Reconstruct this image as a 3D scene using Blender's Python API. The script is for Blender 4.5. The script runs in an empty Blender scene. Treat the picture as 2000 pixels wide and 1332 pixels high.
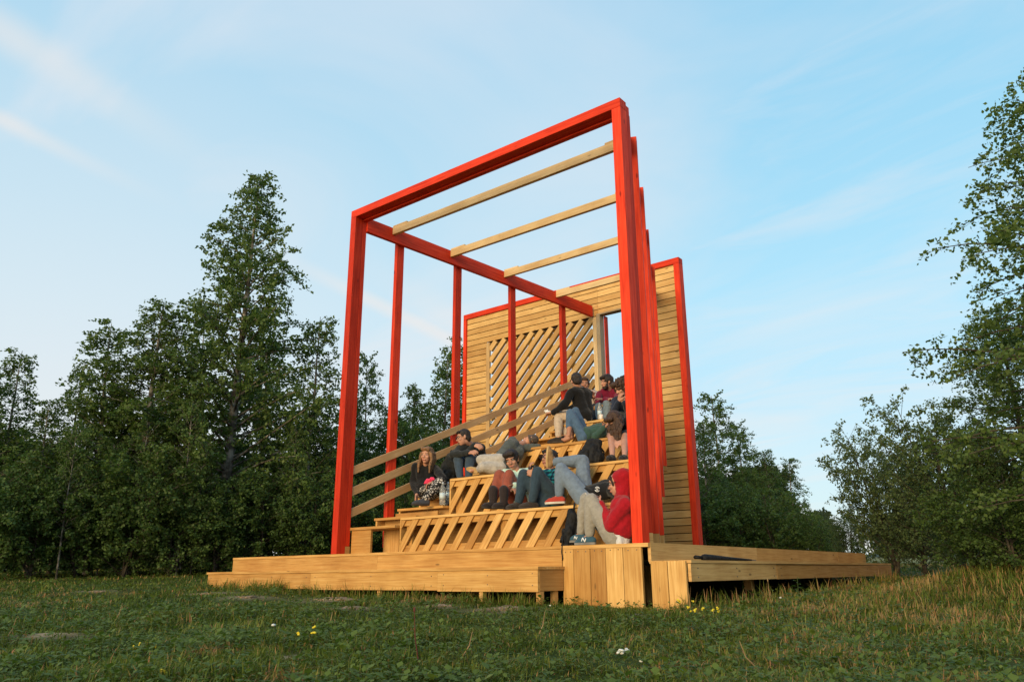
import bpy, bmesh, math, random
import numpy as np
from mathutils import Vector, Matrix, noise as mnoise

random.seed(7)
rng = np.random.default_rng(11)
scene = bpy.context.scene
COL = scene.collection
R = math.radians

# ------------------------------------------------------------------ camera
CF, CYAW, CPIT, CROL = 1521.41285, 0.657904167, 0.296140724, -0.0105453602
CPOS = Vector((8.40687066, -6.70016442, -0.275619667))
PX0, PY0 = 1000 + 27.4722895, 666 - 8.42189122


def cam_rows():
    cy, sy, cp, sp = math.cos(CYAW), math.sin(CYAW), math.cos(CPIT), math.sin(CPIT)
    f = Vector((-sy * cp, cy * cp, sp)); r = Vector((cy, sy, 0)); u = r.cross(f)
    c, s = math.cos(CROL), math.sin(CROL)
    return c * r + s * u, -s * r + c * u, f


CR, CU, CFW = cam_rows()
cam_data = bpy.data.cameras.new('camera')
cam = bpy.data.objects.new('camera', cam_data)
COL.objects.link(cam)
cam.matrix_world = Matrix((
    (CR.x, CU.x, -CFW.x, CPOS.x), (CR.y, CU.y, -CFW.y, CPOS.y), (CR.z, CU.z, -CFW.z, CPOS.z), (0, 0, 0, 1)))
cam_data.sensor_width = 36
cam_data.lens = 36 * CF / 2000
cam_data.shift_x = -27.4722895 / 2000
cam_data.shift_y = -8.42189122 / 2000
cam_data.clip_end = 3000
cam_data.clip_start = 0.05
scene.camera = cam


def ray(px, py):
    return (CR * ((px - PX0) / CF) + CU * ((PY0 - py) / CF) + CFW)


def at(px, py, y):                    # the point of a sight line that lies at depth y of the pavilion
    d = ray(px, py)
    return CPOS + d * ((y - CPOS.y) / d.y)


def atz(px, py, z):
    d = ray(px, py)
    return CPOS + d * ((z - CPOS.z) / d.z)


def sstep(a, b, x):
    t = np.clip((np.asarray(x, float) - a) / (b - a), 0, 1)
    return t * t * (3 - 2 * t)


def ground_z(x, y):
    x = np.asarray(x, float); y = np.asarray(y, float)
    d = np.hypot(x - 3.0, y - 1.0)
    k = 12.0
    s = 0.028 * (5 - x) + 0.028 * y
    s = np.where(d > k, s * (k + (d - k) * 0.45) / np.maximum(d, 1e-6), s)
    z = -0.60 + s
    z = z + 0.42 * sstep(5.4, 7.6, x) * sstep(0.5, 6.0, y)
    z = z + 0.02 * np.sin(x * 1.7 + y * 0.9) * np.sin(y * 1.3 - 0.6 * x) + 0.012 * np.sin(x * 4.1 + 1) * np.sin(y * 3.7)
    return z


def gz(x, y):
    return float(ground_z(x, y))


def polar(px, d, py=1115):                     # a ground point d metres away along the bearing of column px
    v = ray(px, py); v = Vector((v.x, v.y, 0)).normalized()
    x, y = CPOS.x + v.x * d, CPOS.y + v.y * d
    return Vector((x, y, gz(x, y)))


# ------------------------------------------------------------------ scene helpers
def tag(o, label=None, cat=None, group=None, kind=None):
    if label: o['label'] = label
    if cat: o['category'] = cat
    if group: o['group'] = group
    if kind: o['kind'] = kind
    return o


def thing(name, loc, label, cat, group=None):
    o = bpy.data.objects.new(name, None)
    o.empty_display_size = 0.2
    o.location = loc
    COL.objects.link(o)
    return tag(o, label, cat, group)


class MB:
    """collects boards and tubes in world coordinates and links them as one mesh object"""
    def __init__(self):
        self.v, self.f, self.uv, self.t, self.m = [], [], [], [], []

    def obox(self, c, a, b, d, tint=None, mi=0, taper=1.0):
        """oriented board: centre c, half axes a (long), b, d"""
        c, a, b, d = Vector(c), Vector(a), Vector(b), Vector(d)
        if a.cross(b).dot(d) < 0: d = -d
        n = len(self.v)
        for sx in (-1, 1):
            for sy in (-1, 1):
                for sz in (-1, 1):
                    k = taper if sx > 0 else 1.0
                    self.v.append(c + a * sx + b * sy * k + d * sz * k)
        ou, ov = random.uniform(0, 50), random.uniform(0, 50)
        la, lb, ld = a.length, b.length, d.length
        tt = random.random() if tint is None else tint

        def uvp(i):
            sx = -1 if i < 4 else 1; sy = -1 if (i // 2) % 2 == 0 else 1; sz = -1 if i % 2 == 0 else 1
            return sx, sy, sz
        quads = [(0, 1, 3, 2, 'a'), (4, 6, 7, 5, 'a'), (0, 4, 5, 1, 'b'), (2, 3, 7, 6, 'b'), (0, 2, 6, 4, 'd'), (1, 5, 7, 3, 'd')]
        for q in quads:
            self.f.append([n + i for i in q[:4]])
            us = []
            for i in q[:4]:
                sx, sy, sz = uvp(i)
                if q[4] == 'a': us.append((ou + sz * ld * 0.2, ov + sy * lb))
                elif q[4] == 'b': us.append((ou + sx * la, ov + sz * ld + 3))
                else: us.append((ou + sx * la, ov + sy * lb))
            self.uv.append(us); self.t.append(tt); self.m.append(mi)
        return self

    def box(self, x0, x1, y0, y1, z0, z1, tint=None, mi=0):
        c = Vector(((x0 + x1) / 2, (y0 + y1) / 2, (z0 + z1) / 2))
        ax = [(abs(x1 - x0) / 2, Vector((1, 0, 0))), (abs(y1 - y0) / 2, Vector((0, 1, 0))), (abs(z1 - z0) / 2, Vector((0, 0, 1)))]
        ax.sort(key=lambda t: -t[0])
        return self.obox(c, *[v * l for l, v in ax], tint=tint, mi=mi)

    def bar(self, p, q, side, w, h, tint=None, mi=0):
        """board from p to q; side = direction of its width w; h = the third size"""
        p, q = Vector(p), Vector(q)
        a = (q - p) / 2
        s = Vector(side); s = (s - a * (s.dot(a) / a.dot(a))).normalized()
        u = a.cross(s).normalized()
        return self.obox((p + q) / 2, a, s * (w / 2), u * (h / 2), tint=tint, mi=mi)

    def tube(self, pts, rad, n=8, mi=0, cap=True):
        pts = [Vector(p) for p in pts]
        base = len(self.v)
        prev = None
        for i, p in enumerate(pts):
            t = (pts[min(i + 1, len(pts) - 1)] - pts[max(i - 1, 0)]).normalized()
            if prev is None:
                s = t.orthogonal().normalized()
            else:
                s = (prev - t * prev.dot(t))
                s = s.normalized() if s.length > 1e-6 else t.orthogonal().normalized()
            prev = s
            w = t.cross(s)
            r = rad[i] if hasattr(rad, '__len__') else rad
            for k in range(n):
                an = 2 * math.pi * k / n
                self.v.append(p + (s * math.cos(an) + w * math.sin(an)) * r)
        L = 0
        for i in range(len(pts) - 1):
            for k in range(n):
                a = base + i * n + k; b = base + i * n + (k + 1) % n
                self.f.append([a, b, b + n, a + n])
                self.uv.append([(L, k * .1), (L, k * .1 + .1), (L + .3, k * .1 + .1), (L + .3, k * .1)]); self.t.append(.5); self.m.append(mi)
            L += .3
        if cap:
            for idx, rev in ((0, True), (len(pts) - 1, False)):
                fc = [base + idx * n + k for k in range(n)]
                if rev: fc = fc[::-1]
                self.f.append(fc); self.uv.append([(0, 0)] * n); self.t.append(.5); self.m.append(mi)
        return self

    def build(self, name, mats, parent=None, bevel=0.0, smooth=False):
        me = bpy.data.meshes.new(name)
        off = parent_world(parent)
        me.from_pydata([tuple(v - off) for v in self.v], [], self.f)
        uvl = me.uv_layers.new(name='UVMap')
        flat = [c for us in self.uv for uv in us for c in uv]
        uvl.data.foreach_set('uv', flat)
        at_ = me.attributes.new('tint', 'FLOAT', 'FACE')
        at_.data.foreach_set('value', self.t)
        if not isinstance(mats, (list, tuple)): mats = [mats]
        for m in mats: me.materials.append(m)
        me.polygons.foreach_set('material_index', self.m)
        if smooth: me.polygons.foreach_set('use_smooth', [True] * len(self.f))
        me.update()
        o = bpy.data.objects.new(name, me)
        COL.objects.link(o)
        o.parent = parent
        if bevel:
            b = o.modifiers.new('bevel', 'BEVEL'); b.width = bevel; b.segments = 2; b.limit_method = 'ANGLE'
        return o


def parent_world(p):
    off = Vector((0, 0, 0))
    while p is not None:
        off += p.location
        p = p.parent
    return off


# ------------------------------------------------------------------ materials
def new_mat(name):
    m = bpy.data.materials.new(name); m.use_nodes = True
    nt = m.node_tree
    return m, nt, nt.nodes['Principled BSDF']


def nd(nt, typ, **kw):
    n = nt.nodes.new(typ)
    for k, v in kw.items(): setattr(n, k, v)
    return n


def ramp(nt, fac, stops, interp='LINEAR'):
    r = nd(nt, 'ShaderNodeValToRGB'); r.color_ramp.interpolation = interp
    els = r.color_ramp.elements
    while len(els) < len(stops): els.new(0.5)
    for e, (p, c) in zip(els, stops):
        e.position = p; e.color = (*c, 1) if len(c) == 3 else c
    nt.links.new(fac, r.inputs[0])
    return r.outputs[0]


def mixc(nt, fac, a, b, mode='MIX'):
    m = nd(nt, 'ShaderNodeMix', data_type='RGBA', blend_type=mode)
    for sock, val in ((m.inputs[0], fac), (m.inputs[6], a), (m.inputs[7], b)):
        if hasattr(val, 'is_linked') or isinstance(val, bpy.types.NodeSocket): nt.links.new(val, sock)
        elif isinstance(val, (int, float)): sock.default_value = val
        else: sock.default_value = (*val, 1)
    return m.outputs[2]


def math_n(nt, op, a, b=None):
    m = nd(nt, 'ShaderNodeMath', operation=op)
    for i, val in enumerate((a, b)):
        if val is None: continue
        if isinstance(val, (int, float)): m.inputs[i].default_value = val
        else: nt.links.new(val, m.inputs[i])
    return m.outputs[0]


def wood_mat(name, dark, mid, light, rough=0.6, knots=True, gloss=0.3):
    m, nt, bs = new_mat(name)
    uv = nd(nt, 'ShaderNodeUVMap', uv_map='UVMap')
    mp = nd(nt, 'ShaderNodeMapping'); mp.inputs['Scale'].default_value = (1.2, 26, 1)
    nt.links.new(uv.outputs[0], mp.inputs[0])
    n1 = nd(nt, 'ShaderNodeTexNoise'); n1.inputs['Scale'].default_value = 1.9; n1.inputs['Detail'].default_value = 7; n1.inputs['Roughness'].default_value = .62; n1.inputs['Distortion'].default_value = 0.35
    nt.links.new(mp.outputs[0], n1.inputs['Vector'])
    n2 = nd(nt, 'ShaderNodeTexNoise'); n2.inputs['Scale'].default_value = 2.2; n2.inputs['Detail'].default_value = 3
    nt.links.new(uv.outputs[0], n2.inputs['Vector'])
    c = ramp(nt, n1.outputs[0], [(0.30, dark), (0.52, mid), (0.75, light)])
    tn = nd(nt, 'ShaderNodeAttribute', attribute_name='tint')
    t = ramp(nt, tn.outputs['Fac'], [(0, (.74, .66, .56)), (.35, (.95, .91, .84)), (.65, (1.02, 1.02, 1.02)), (1, (1.16, 1.20, 1.28))])
    c = mixc(nt, 1.0, c, t, 'MULTIPLY')
    st = ramp(nt, n2.outputs[0], [(0.36, (.70, .60, .48)), (0.6, (1, 1, 1))])
    c = mixc(nt, 0.55, c, st, 'MULTIPLY')
    if knots:
        mk = nd(nt, 'ShaderNodeMapping'); mk.inputs['Scale'].default_value = (2.2, 6.5, 1)
        nt.links.new(uv.outputs[0], mk.inputs[0])
        vo = nd(nt, 'ShaderNodeTexVoronoi'); vo.inputs['Scale'].default_value = 1.0
        nt.links.new(mk.outputs[0], vo.inputs['Vector'])
        kn = ramp(nt, vo.outputs['Distance'], [(0.05, (1, 1, 1)), (0.10, (0, 0, 0))])
        c = mixc(nt, math_n(nt, 'MULTIPLY', kn, 0.75), c, tuple(v * 0.30 for v in dark))
    nt.links.new(c, bs.inputs['Base Color'])
    rr = ramp(nt, n1.outputs[0], [(0.3, (rough + .12,) * 3), (.8, (rough - .1,) * 3)])
    nt.links.new(rr, bs.inputs['Roughness'])
    bs.inputs['Specular IOR Level'].default_value = gloss
    bp = nd(nt, 'ShaderNodeBump'); bp.inputs['Strength'].default_value = 0.18; bp.inputs['Distance'].default_value = 0.01
    nt.links.new(n1.outputs[0], bp.inputs['Height']); nt.links.new(bp.outputs[0], bs.inputs['Normal'])
    return m


def noise_mat(name, c0, c1, scale=8, rough=0.8, spec=0.2, bump=0.0, stops=(0.35, 0.65), extra=None, sheen=0):
    m, nt, bs = new_mat(name)
    tc = nd(nt, 'ShaderNodeTexCoord')
    n = nd(nt, 'ShaderNodeTexNoise'); n.inputs['Scale'].default_value = scale; n.inputs['Detail'].default_value = 5
    nt.links.new(tc.outputs['Object'], n.inputs['Vector'])
    c = ramp(nt, n.outputs[0], [(stops[0], c0), (stops[1], c1)])
    nt.links.new(c, bs.inputs['Base Color'])
    bs.inputs['Roughness'].default_value = rough
    bs.inputs['Specular IOR Level'].default_value = spec
    if sheen: bs.inputs['Sheen Weight'].default_value = sheen
    if bump:
        n3 = nd(nt, 'ShaderNodeTexNoise'); n3.inputs['Scale'].default_value = scale * 3
        nt.links.new(tc.outputs['Object'], n3.inputs['Vector'])
        bp = nd(nt, 'ShaderNodeBump'); bp.inputs['Strength'].default_value = bump; bp.inputs['Distance'].default_value = 0.02
        nt.links.new(n3.outputs[0], bp.inputs['Height']); nt.links.new(bp.outputs[0], bs.inputs['Normal'])
    return m


def leaf_mat(name, c0, c1, c2, trans=0.35, scale=0.8):
    m, nt, bs = new_mat(name)
    tn = nd(nt, 'ShaderNodeAttribute', attribute_name='tint')
    tc = nd(nt, 'ShaderNodeTexCoord')
    n = nd(nt, 'ShaderNodeTexNoise'); n.inputs['Scale'].default_value = scale; n.inputs['Detail'].default_value = 2
    nt.links.new(tc.outputs['Object'], n.inputs['Vector'])
    s = math_n(nt, 'ADD', math_n(nt, 'MULTIPLY', tn.outputs['Fac'], 0.6), math_n(nt, 'MULTIPLY', n.outputs[0], 0.5))
    c = ramp(nt, s, [(0.2, c0), (0.55, c1), (0.95, c2)])
    nt.links.new(c, bs.inputs['Base Color'])
    bs.inputs['Roughness'].default_value = 0.55
    bs.inputs['Specular IOR Level'].default_value = 0.25
    tr = nd(nt, 'ShaderNodeBsdfTranslucent')
    cc = mixc(nt, 1.0, c, (1.1, 1.25, .6), 'MULTIPLY')
    nt.links.new(cc, tr.inputs['Color'])
    mx = nd(nt, 'ShaderNodeMixShader'); mx.inputs[0].default_value = trans
    nt.links.new(bs.outputs[0], mx.inputs[1]); nt.links.new(tr.outputs[0], mx.inputs[2])
    nt.links.new(mx.outputs[0], nt.nodes['Material Output'].inputs['Surface'])
    return m


WOOD = wood_mat('larch_wood', (.45, .23, .063), (.60, .35, .112), (.70, .455, .178))
WOODG = wood_mat('weathered_wood', (.42, .225, .075), (.55, .325, .115), (.62, .39, .16))
RAILW = wood_mat('rail_wood', (.44, .25, .105), (.55, .33, .15), (.62, .40, .20))
PALE = wood_mat('pale_spruce', (.54, .37, .18), (.66, .48, .25), (.74, .57, .33))
PINE = wood_mat('pine_cladding', (.48, .27, .085), (.62, .39, .145), (.71, .49, .21))
RED = wood_mat('red_paint', (.50, .026, .009), (.71, .046, .013), (.80, .078, .024), rough=0.58, knots=True, gloss=.16)
SILVER = wood_mat('grey_wood', (.30, .24, .16), (.38, .31, .21), (.44, .36, .25))
GAPDARK = noise_mat('gap_shade', (.02, .013, .009), (.035, .024, .016), 8, .9)  # near-black that stands for the shade between planks
SCREW = noise_mat('steel', (.05, .05, .05), (.12, .12, .12), 20, .4)

def screw(p, n, parent, r=.0055):
    p, n = Vector(p), Vector(n).normalized()
    MB().tube([p - n * .004, p + n * .0015], r, 8).build('screw_head', SCREW, parent)


# ------------------------------------------------------------------ stage platform
deck = thing('stage_platform', (1.2, 0.0, gz(1.2, 0)), 'low wide timber stage with bench steps round its edges, carrying the red frame', 'stage')
XL, XR, YB = -2.197, 4.663, 7.143
mb = MB()
yy = 0.03
while yy < YB - .1:                                   # boards of the deck run along its front
    w = 0.145
    cuts = [XL + .02, XL + random.uniform(1.5, 3), XR - random.uniform(1.5, 3), XR - .02]
    for a, b in zip(cuts[:-1], cuts[1:]):
        mb.box(a + .001, b - .002, yy, yy + w - .006, -.032, -.001)
    yy += w
mb.build('deck_board', WOOD, deck)
mb = MB()
mb.box(XL, 1.4, -.012, .028, -.030, 0.0); mb.box(1.402, 3.655, -.012, .028, -.030, 0); mb.box(3.657, XR, -.014, .028, -.036, 0)
mb.build('edge_board', WOOD, deck)
mb = MB()
mb.box(XL, 0.9, -.004, .03, -.20, -.033, tint=.12); mb.box(.902, 3.66, -.004, .03, -.20, -.033, tint=.2)
mb.build('front_fascia', WOOD, deck)
mb = MB()
mb.box(XR - .03, XR + .002, .031, 2.6, -.172, 0.002); mb.box(XR - .03, XR + .002, 2.602, 5.7, -.172, .001); mb.box(XR - .03, XR + .003, 5.702, YB, -.172, .0)
mb.build('side_fascia', WOODG, deck)
mb = MB()
mb.box(XL, XL + .03, .031, YB, -.17, -.002); mb.box(XL, XR, YB, YB + .03, -.17, -.002)
mb.build('rear_fascia', WOODG, deck)
# lower bench step along the front
mb = MB()
mb.box(-2.10, 0.75, -.46, -.335, -.228, -.200); mb.box(.752, 3.70, -.46, -.335, -.229, -.201)
mb.box(-2.10, 1.3, -.33, -.172, -.228, -.2); mb.box(1.302, 3.70, -.33, -.172, -.228, -.2)
mb.box(-2.10, 0.4, -.167, -.012, -.228, -.2); mb.box(.402, 3.70, -.167, -.012, -.228, -.2)
fs = mb.build('front_step', WOOD, deck)
mb = MB()
mb.box(-2.08, 0.2, -.445, -.415, -.415, -.230, tint=.1); mb.box(.202, 2.35, -.445, -.415, -.425, -.230, tint=.32); mb.box(2.352, 3.685, -.446, -.415, -.435, -.231, tint=.5)
sf = mb.build('step_face', WOOD, deck)
for x in (-2.0, -.6, .12, .29, 1.3, 2.26, 2.44, 3.05, 3.62):
    for z in (-.275, -.375): screw((x, -.4465, z + random.uniform(-.01, .01)), (0, -1, 0), sf)
mb = MB()
mb.box(3.655, 3.687, -.412, -.02, -.43, -.231)
mb.build('step_end', WOODG, deck)
mb = MB(); mb.box(-2.08, -2.05, -.41, -.02, -.41, -.231); mb.build('step_end', WOODG, deck)
for x, y in ((2.95, -.40), (3.66, -.38), (3.64, -.12), (1.4, -.38), (-.4, -.38), (-1.9, -.38)):
    mb = MB(); mb.box(x - .025, x + .025, y - .03, y + .03, gz(x, y) - .1, -.232 if x < 3.6 else -.432)
    mb.build('step_leg', WOODG, deck)
# boxed corner of upright planks
x = 3.675
for i, w in enumerate((.135, .20, .18, .195, .205)):
    mb = MB()
    mb.box(x, x + w - .006, -.010 - .002 * (i % 2), .02, gz(x, 0) - .08, -.038)
    cp = mb.build('corner_plank', WOOD, deck)
    for sx in (.28, .74): screw((x + w * sx, -.012 - .002 * (i % 2), -.052 - .012 * random.random()), (0, -1, 0), cp)
    x += w
# right lower step: sloping plank end, top, long face
x = 4.70
for w in (.175, .185):
    mb = MB()
    mb.obox((x + w / 2 - .004, -.035, (-.172 - .70) / 2), (0.0, 0, .265), (w / 2 - .004, 0, 0), (0, .014, 0))
    cp = mb.build('end_plank', WOOD, deck)
    for sx in (.3, .72): screw((x + w * sx, -.0365, -.21 - .012 * random.random()), (0, -1, 0), cp)
    x += w
mb = MB()
for k in range(3):
    mb.box(4.668 + k * .145, 4.668 + k * .145 + .138, -.015, 3.4, -.190, -.164); mb.box(4.668 + k * .145, 4.668 + k * .145 + .138, 3.402, 6.95, -.190, -.164)
mb.build('side_step', WOODG, deck)
mb = MB()
mb.bar((5.075, -.018, -.272), (5.06, 2.1, -.270), (0, 0, 1), .155, .03); mb.bar((5.062, 2.105, -.276), (5.08, 6.93, -.270), (0, 0, 1), .150, .03)
sf = mb.build('side_step_face', WOODG, deck)
for y in (.12, 1.0, 2.0, 2.22, 3.5, 4.8, 6.7):
    for z in (-.235, -.315): screw((5.0925 if y < .8 or y > 6 else 5.087 - .004 * (1.2 < y < 4), y, z), (1, 0, 0), sf)
for x, y in ((4.2, .7), (4.2, 3.4), (4.2, 6.6), (2, .5), (0, .5), (-2, .5), (-2, 3.5), (-2, 6.8), (2, 6.8)):
    mb = MB(); mb.box(x - .05, x + .05, y - .05, y + .05, gz(x, y) - .1, -.2)
    mb.build('support_post', WOODG, deck)

# ------------------------------------------------------------------ tiered seating
TIERS = [(0.425, 0.28, 1.00, 4.40), (0.97, 1.07, 1.10, 4.00), (1.42, 1.94, 1.45, 3.58), (1.87, 2.82, 1.75, 3.16), (2.30, 3.70, 1.75, 2.72)]
seat = thing('tiered_seating', (2.6, .28, 0), 'broad wooden seating tiers with slanted slat fronts, climbing to the doorway', 'seating')
for k, (z, y0, xa, xb) in enumerate(TIERS):
    y1 = TIERS[k + 1][1] if k < 4 else 5.68
    zb = TIERS[k - 1][0] if k else 0.0
    mb = MB()
    n = max(4, int(round((y1 - y0 + .04) / .16))); w = (y1 - y0 + .02) / n
    for i in range(n):
        a = y0 + i * w
        mb.box(xa, min(xb, 4.72 - .49 * (a + w) - .18), a - .012 if i == 0 else a, a + w - .006, z - .030, z)
    tier = mb.build('seat_tier', WOOD, seat)
    # riser: rails behind, slanting slats in front
    mb = MB()
    xb -= .14
    mb.box(xa + .002, xb, y0 + .022, y0 + .046, z - .105, z - .032)
    mb.box(xa + .002, xb, y0 + .022, y0 + .046, zb + .003, zb + .085)
    for xx in (xa + .10, (xa + xb) / 2, xb - .08):
        mb.box(xx - .05, xx + .05, y0 + .05, y0 + .09, zb + .01, z - .035)
    mb.build('riser_rail', WOOD, tier)
    mb = MB()
    h = z - .034 - (zb + .004)
    lean = 0.72
    hw = .056
    xs = xa - h * lean + .02
    zc0, zc1 = zb + .004, z - .034
    end = 3.28 if k == 0 else xb + .3
    while xs < end:
        poly = [(xs - hw, zc0), (xs + hw, zc0), (xs + hw + h * lean, zc1), (xs - hw + h * lean, zc1)]
        # clip to the panel's left and right ends
        def clip(pl, xv, keep):
            out = []
            for i in range(len(pl)):
                p, q = pl[i], pl[(i + 1) % len(pl)]
                pi, qi = (p[0] - xv) * keep >= 0, (q[0] - xv) * keep >= 0
                if pi: out.append(p)
                if pi != qi:
                    t = (xv - p[0]) / (q[0] - p[0]); out.append((xv, p[1] + t * (q[1] - p[1])))
            return out
        pl = clip(poly, xa + .003, 1)
        if pl: pl = clip(pl, (xb - .002), -1)
        if pl and len(pl) >= 3:
            n0 = len(mb.v); m_ = len(pl); tt = random.random(); ou, ov = random.uniform(0, 50), random.uniform(0, 50)
            for yv in (y0, y0 + .02):
                for p in pl: mb.v.append(Vector((p[0], yv, p[1])))
            d = Vector((h * lean, h)).normalized()

            def uvs(p): return (ou + p[0] * d.x + p[1] * d.y, ov + p[0] * d.y - p[1] * d.x)
            mb.f.append([n0 + i for i in range(m_)]); mb.uv.append([uvs(p) for p in pl]); mb.t.append(tt); mb.m.append(0)
            mb.f.append([n0 + m_ + i for i in range(m_)][::-1]); mb.uv.append([uvs(p) for p in pl][::-1]); mb.t.append(tt); mb.m.append(0)
            for i in range(m_):
                j = (i + 1) % m_
                mb.f.append([n0 + j, n0 + i, n0 + m_ + i, n0 + m_ + j]); mb.uv.append([uvs(pl[j]), uvs(pl[i]), uvs(pl[i]), uvs(pl[j])]); mb.t.append(tt); mb.m.append(0)
        xs += .228
    mb.build('slatted_riser', WOOD, tier)
    if k == 0:
        mb = MB(); mb.box(3.62, xb - .002, y0 + .001, y0 + .02, zb + .002, zb + .19); mb.box(3.62, xb - .002, y0 + .001, y0 + .02, zb + .196, z - .034)
        mb.build('plain_riser', WOOD, tier)
    mb = MB()
    mb.box(xa - .026, xa - .001, y0 + .001, y1 - .03, zb if k else .003, z - .002)
    mb.build('side_cheek', WOOD, tier)
for i in range(4):                                    # bearers under the tiers, seen dimly through the slats
    mb = MB(); mb.box(TIERS[i][2] + .3, TIERS[i][3] - .25, TIERS[i][1] + .45, TIERS[i][1] + .50, .004 if i == 0 else TIERS[i - 1][0] - .2, TIERS[i][0] - .034)
    mb.build('inner_bearer', WOODG, seat)

# ------------------------------------------------------------------ stair on the left
stair = thing('staircase', (.6, .2, 0), 'narrow open wooden stair between the left handrail and the seating tiers', 'stairs')
TREADS = [(.335, .20), (.47, .56), (.615, .95), (.785, 1.31)]
z, y = .785, 1.31
while z < 2.2:
    z += .19; y += .42
    TREADS.append((min(z, 2.3), y))
for i, (z, y) in enumerate(TREADS):
    xl = .115 if i == 0 else .10 + .07 * y + .03
    xr = 1.02
    for (tz, ty, xa, xb) in TIERS:
        if y >= ty - .3: xr = xa - .03
    mb = MB()
    mb.box(xl, xr, y, y + .14, z - .032, z); mb.box(xl, xr, y + .145, y + .40, z - .032, z)
    tr = mb.build('tread', WOOD, stair)
    if i:
        zp = TREADS[i - 1][0]
        mb = MB(); mb.box(xl + .01, xr - .002, y + .16, y + .185, zp + .002, z - .034)
        mb.build('riser', WOODG, tr)
        mb = MB(); mb.box(xl + .012, xl + .042, y + .02, y + .155, zp + .002, z - .034)
        mb.build('bracket', WOOD, tr)
mb = MB(); mb.box(.125, .50, .225, .255, .003, .302); mb.build('front_panel', WOOD, stair)
mb = MB(); mb.box(.44, .73, .50, .53, .003, .30); mb.build('inner_panel', WOODG, stair)
mb = MB(); mb.box(.735, .972, .62, .65, .10, .40); mb.build('inner_panel', WOODG, stair)
mb = MB(); mb.box(.16, .972, .955, .98, .003, .55); mb.build('back_panel', WOODG, stair)

# ------------------------------------------------------------------ red pergola frame
perg = thing('pergola_frame', (2.3, 0, 0), 'tall red timber frame of posts and beams narrowing towards the back wall', 'pergola')
H = 4.867; W = 4.6
ZB, ZT = 4.578, 4.80
for xa, xb in ((0.0, .112), (W - .115, W)):
    mb = MB()
    mb.box(xa, xb, 0, .138, .001, 4.752)
    mb.build('portal_post', RED, perg, bevel=.004)
mb = MB(); mb.box(.0, W, 0, .138, 4.754, H); mb.build('portal_beam', RED, perg, bevel=.004)
mb = MB(); mb.box(.006, W - .006, .14, .2085, 4.73, 4.835); mb.build('portal_back_beam', RED, perg, bevel=.003)
mb = MB(); mb.box(.002, .112, .14, .2085, .10, 4.727); lp = mb.build('inner_post', RED, perg, bevel=.003)
mb = MB(); mb.box(.003, .114, .141, .214, .001, .098); mb.build('bare_foot', WOODG, lp)
mb = MB(); mb.box(W - .115, W - .002, .14, .212, .10, 4.727); rp = mb.build('inner_post', RED, perg, bevel=.003)
mb = MB(); mb.box(W - .116, W - .003, .141, .214, .001, .098); mb.build('bare_foot', WOODG, rp)


def lx(y): return .13 + .0733 * (y - .2)            # inner face of the left beam


def rxo(y): return 4.76 - .49 * y                    # outer line of the right posts


mb = MB()
p, q = Vector((lx(.21) - .03, .2095, (ZB + ZT) / 2)), Vector((lx(5.66) - .03, 5.66, (ZB + ZT) / 2))
mb.bar(p, q, (1, 0, 0), .06, ZT - ZB); mb.build('left_beam', RED, perg, bevel=.004)
mb = MB()
p, q = Vector((4.52, .215, (ZB + ZT) / 2)), Vector((rxo(5.66) - .09, 5.66, (ZB + ZT) / 2))
mb.bar(p, q, (1, 0, 0), .06, ZT - ZB); mb.build('right_beam', RED, perg, bevel=.004)
PY = [.83, 2.05, 3.36, 4.76]
for y in PY:
    xi = lx(y) - .061
    mb = MB(); mb.box(xi - .062, xi, y, y + .14, .10 if y < 1 else .001, ZT - .004); o = mb.build('side_post', RED, perg, bevel=.003)
EV, WV = Vector((-.44, .898, 0)), Vector((.898, .44, 0))
for y, xo, zb_, zf in ((.74, 4.382, .12, .001), (1.93, 3.80, .16, .001), (3.19, 3.175, .74, .66), (4.55, 2.525, 1.36, 1.28)):
    c = Vector((xo, y, 0)) - WV * .05 + EV * .06
    mb = MB(); mb.obox(c + Vector((0, 0, (zb_ + ZT) / 2)), (0, 0, (ZT - zb_) / 2), WV * .05, EV * .06); o = mb.build('side_post', RED, perg, bevel=.003)
    mb = MB(); mb.obox(c + Vector((0, 0, (zb_ - .002 + zf) / 2)), (0, 0, (zb_ - .002 - zf) / 2), WV * .049, EV * .059); mb.build('bare_foot', WOODG, o)
for y in (.67, 1.86, 3.12, 4.53):
    xa = lx(y) + .002
    xb = rxo(y) - .16
    mb = MB(); mb.box(xa, xb, y, y + .055, 4.685, 4.80)
    r_ = mb.build('rafter', PALE, perg, bevel=.002)
    mb = MB(); mb.box(xa + .004, xa + .30, y + .002, y + .053, 4.801, 4.826); mb.build('bearing_block', PALE, r_)
    mb = MB(); mb.box(xb - .30, xb - .002, y + .002, y + .053, 4.801, 4.826); mb.build('bearing_block', PALE, r_)
for z0 in (1.075, .795, .515):
    mb = MB()
    y0, y1 = .19, 5.55
    p = Vector((lx(y0) - .045, y0, z0)); q = Vector((lx(y1) - .045, y1, z0 + .423 * (y1 - y0)))
    mb.bar(p, q, (1, 0, 0), .028, .105)
    mb.build('handrail', RAILW, perg, bevel=.002)

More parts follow.
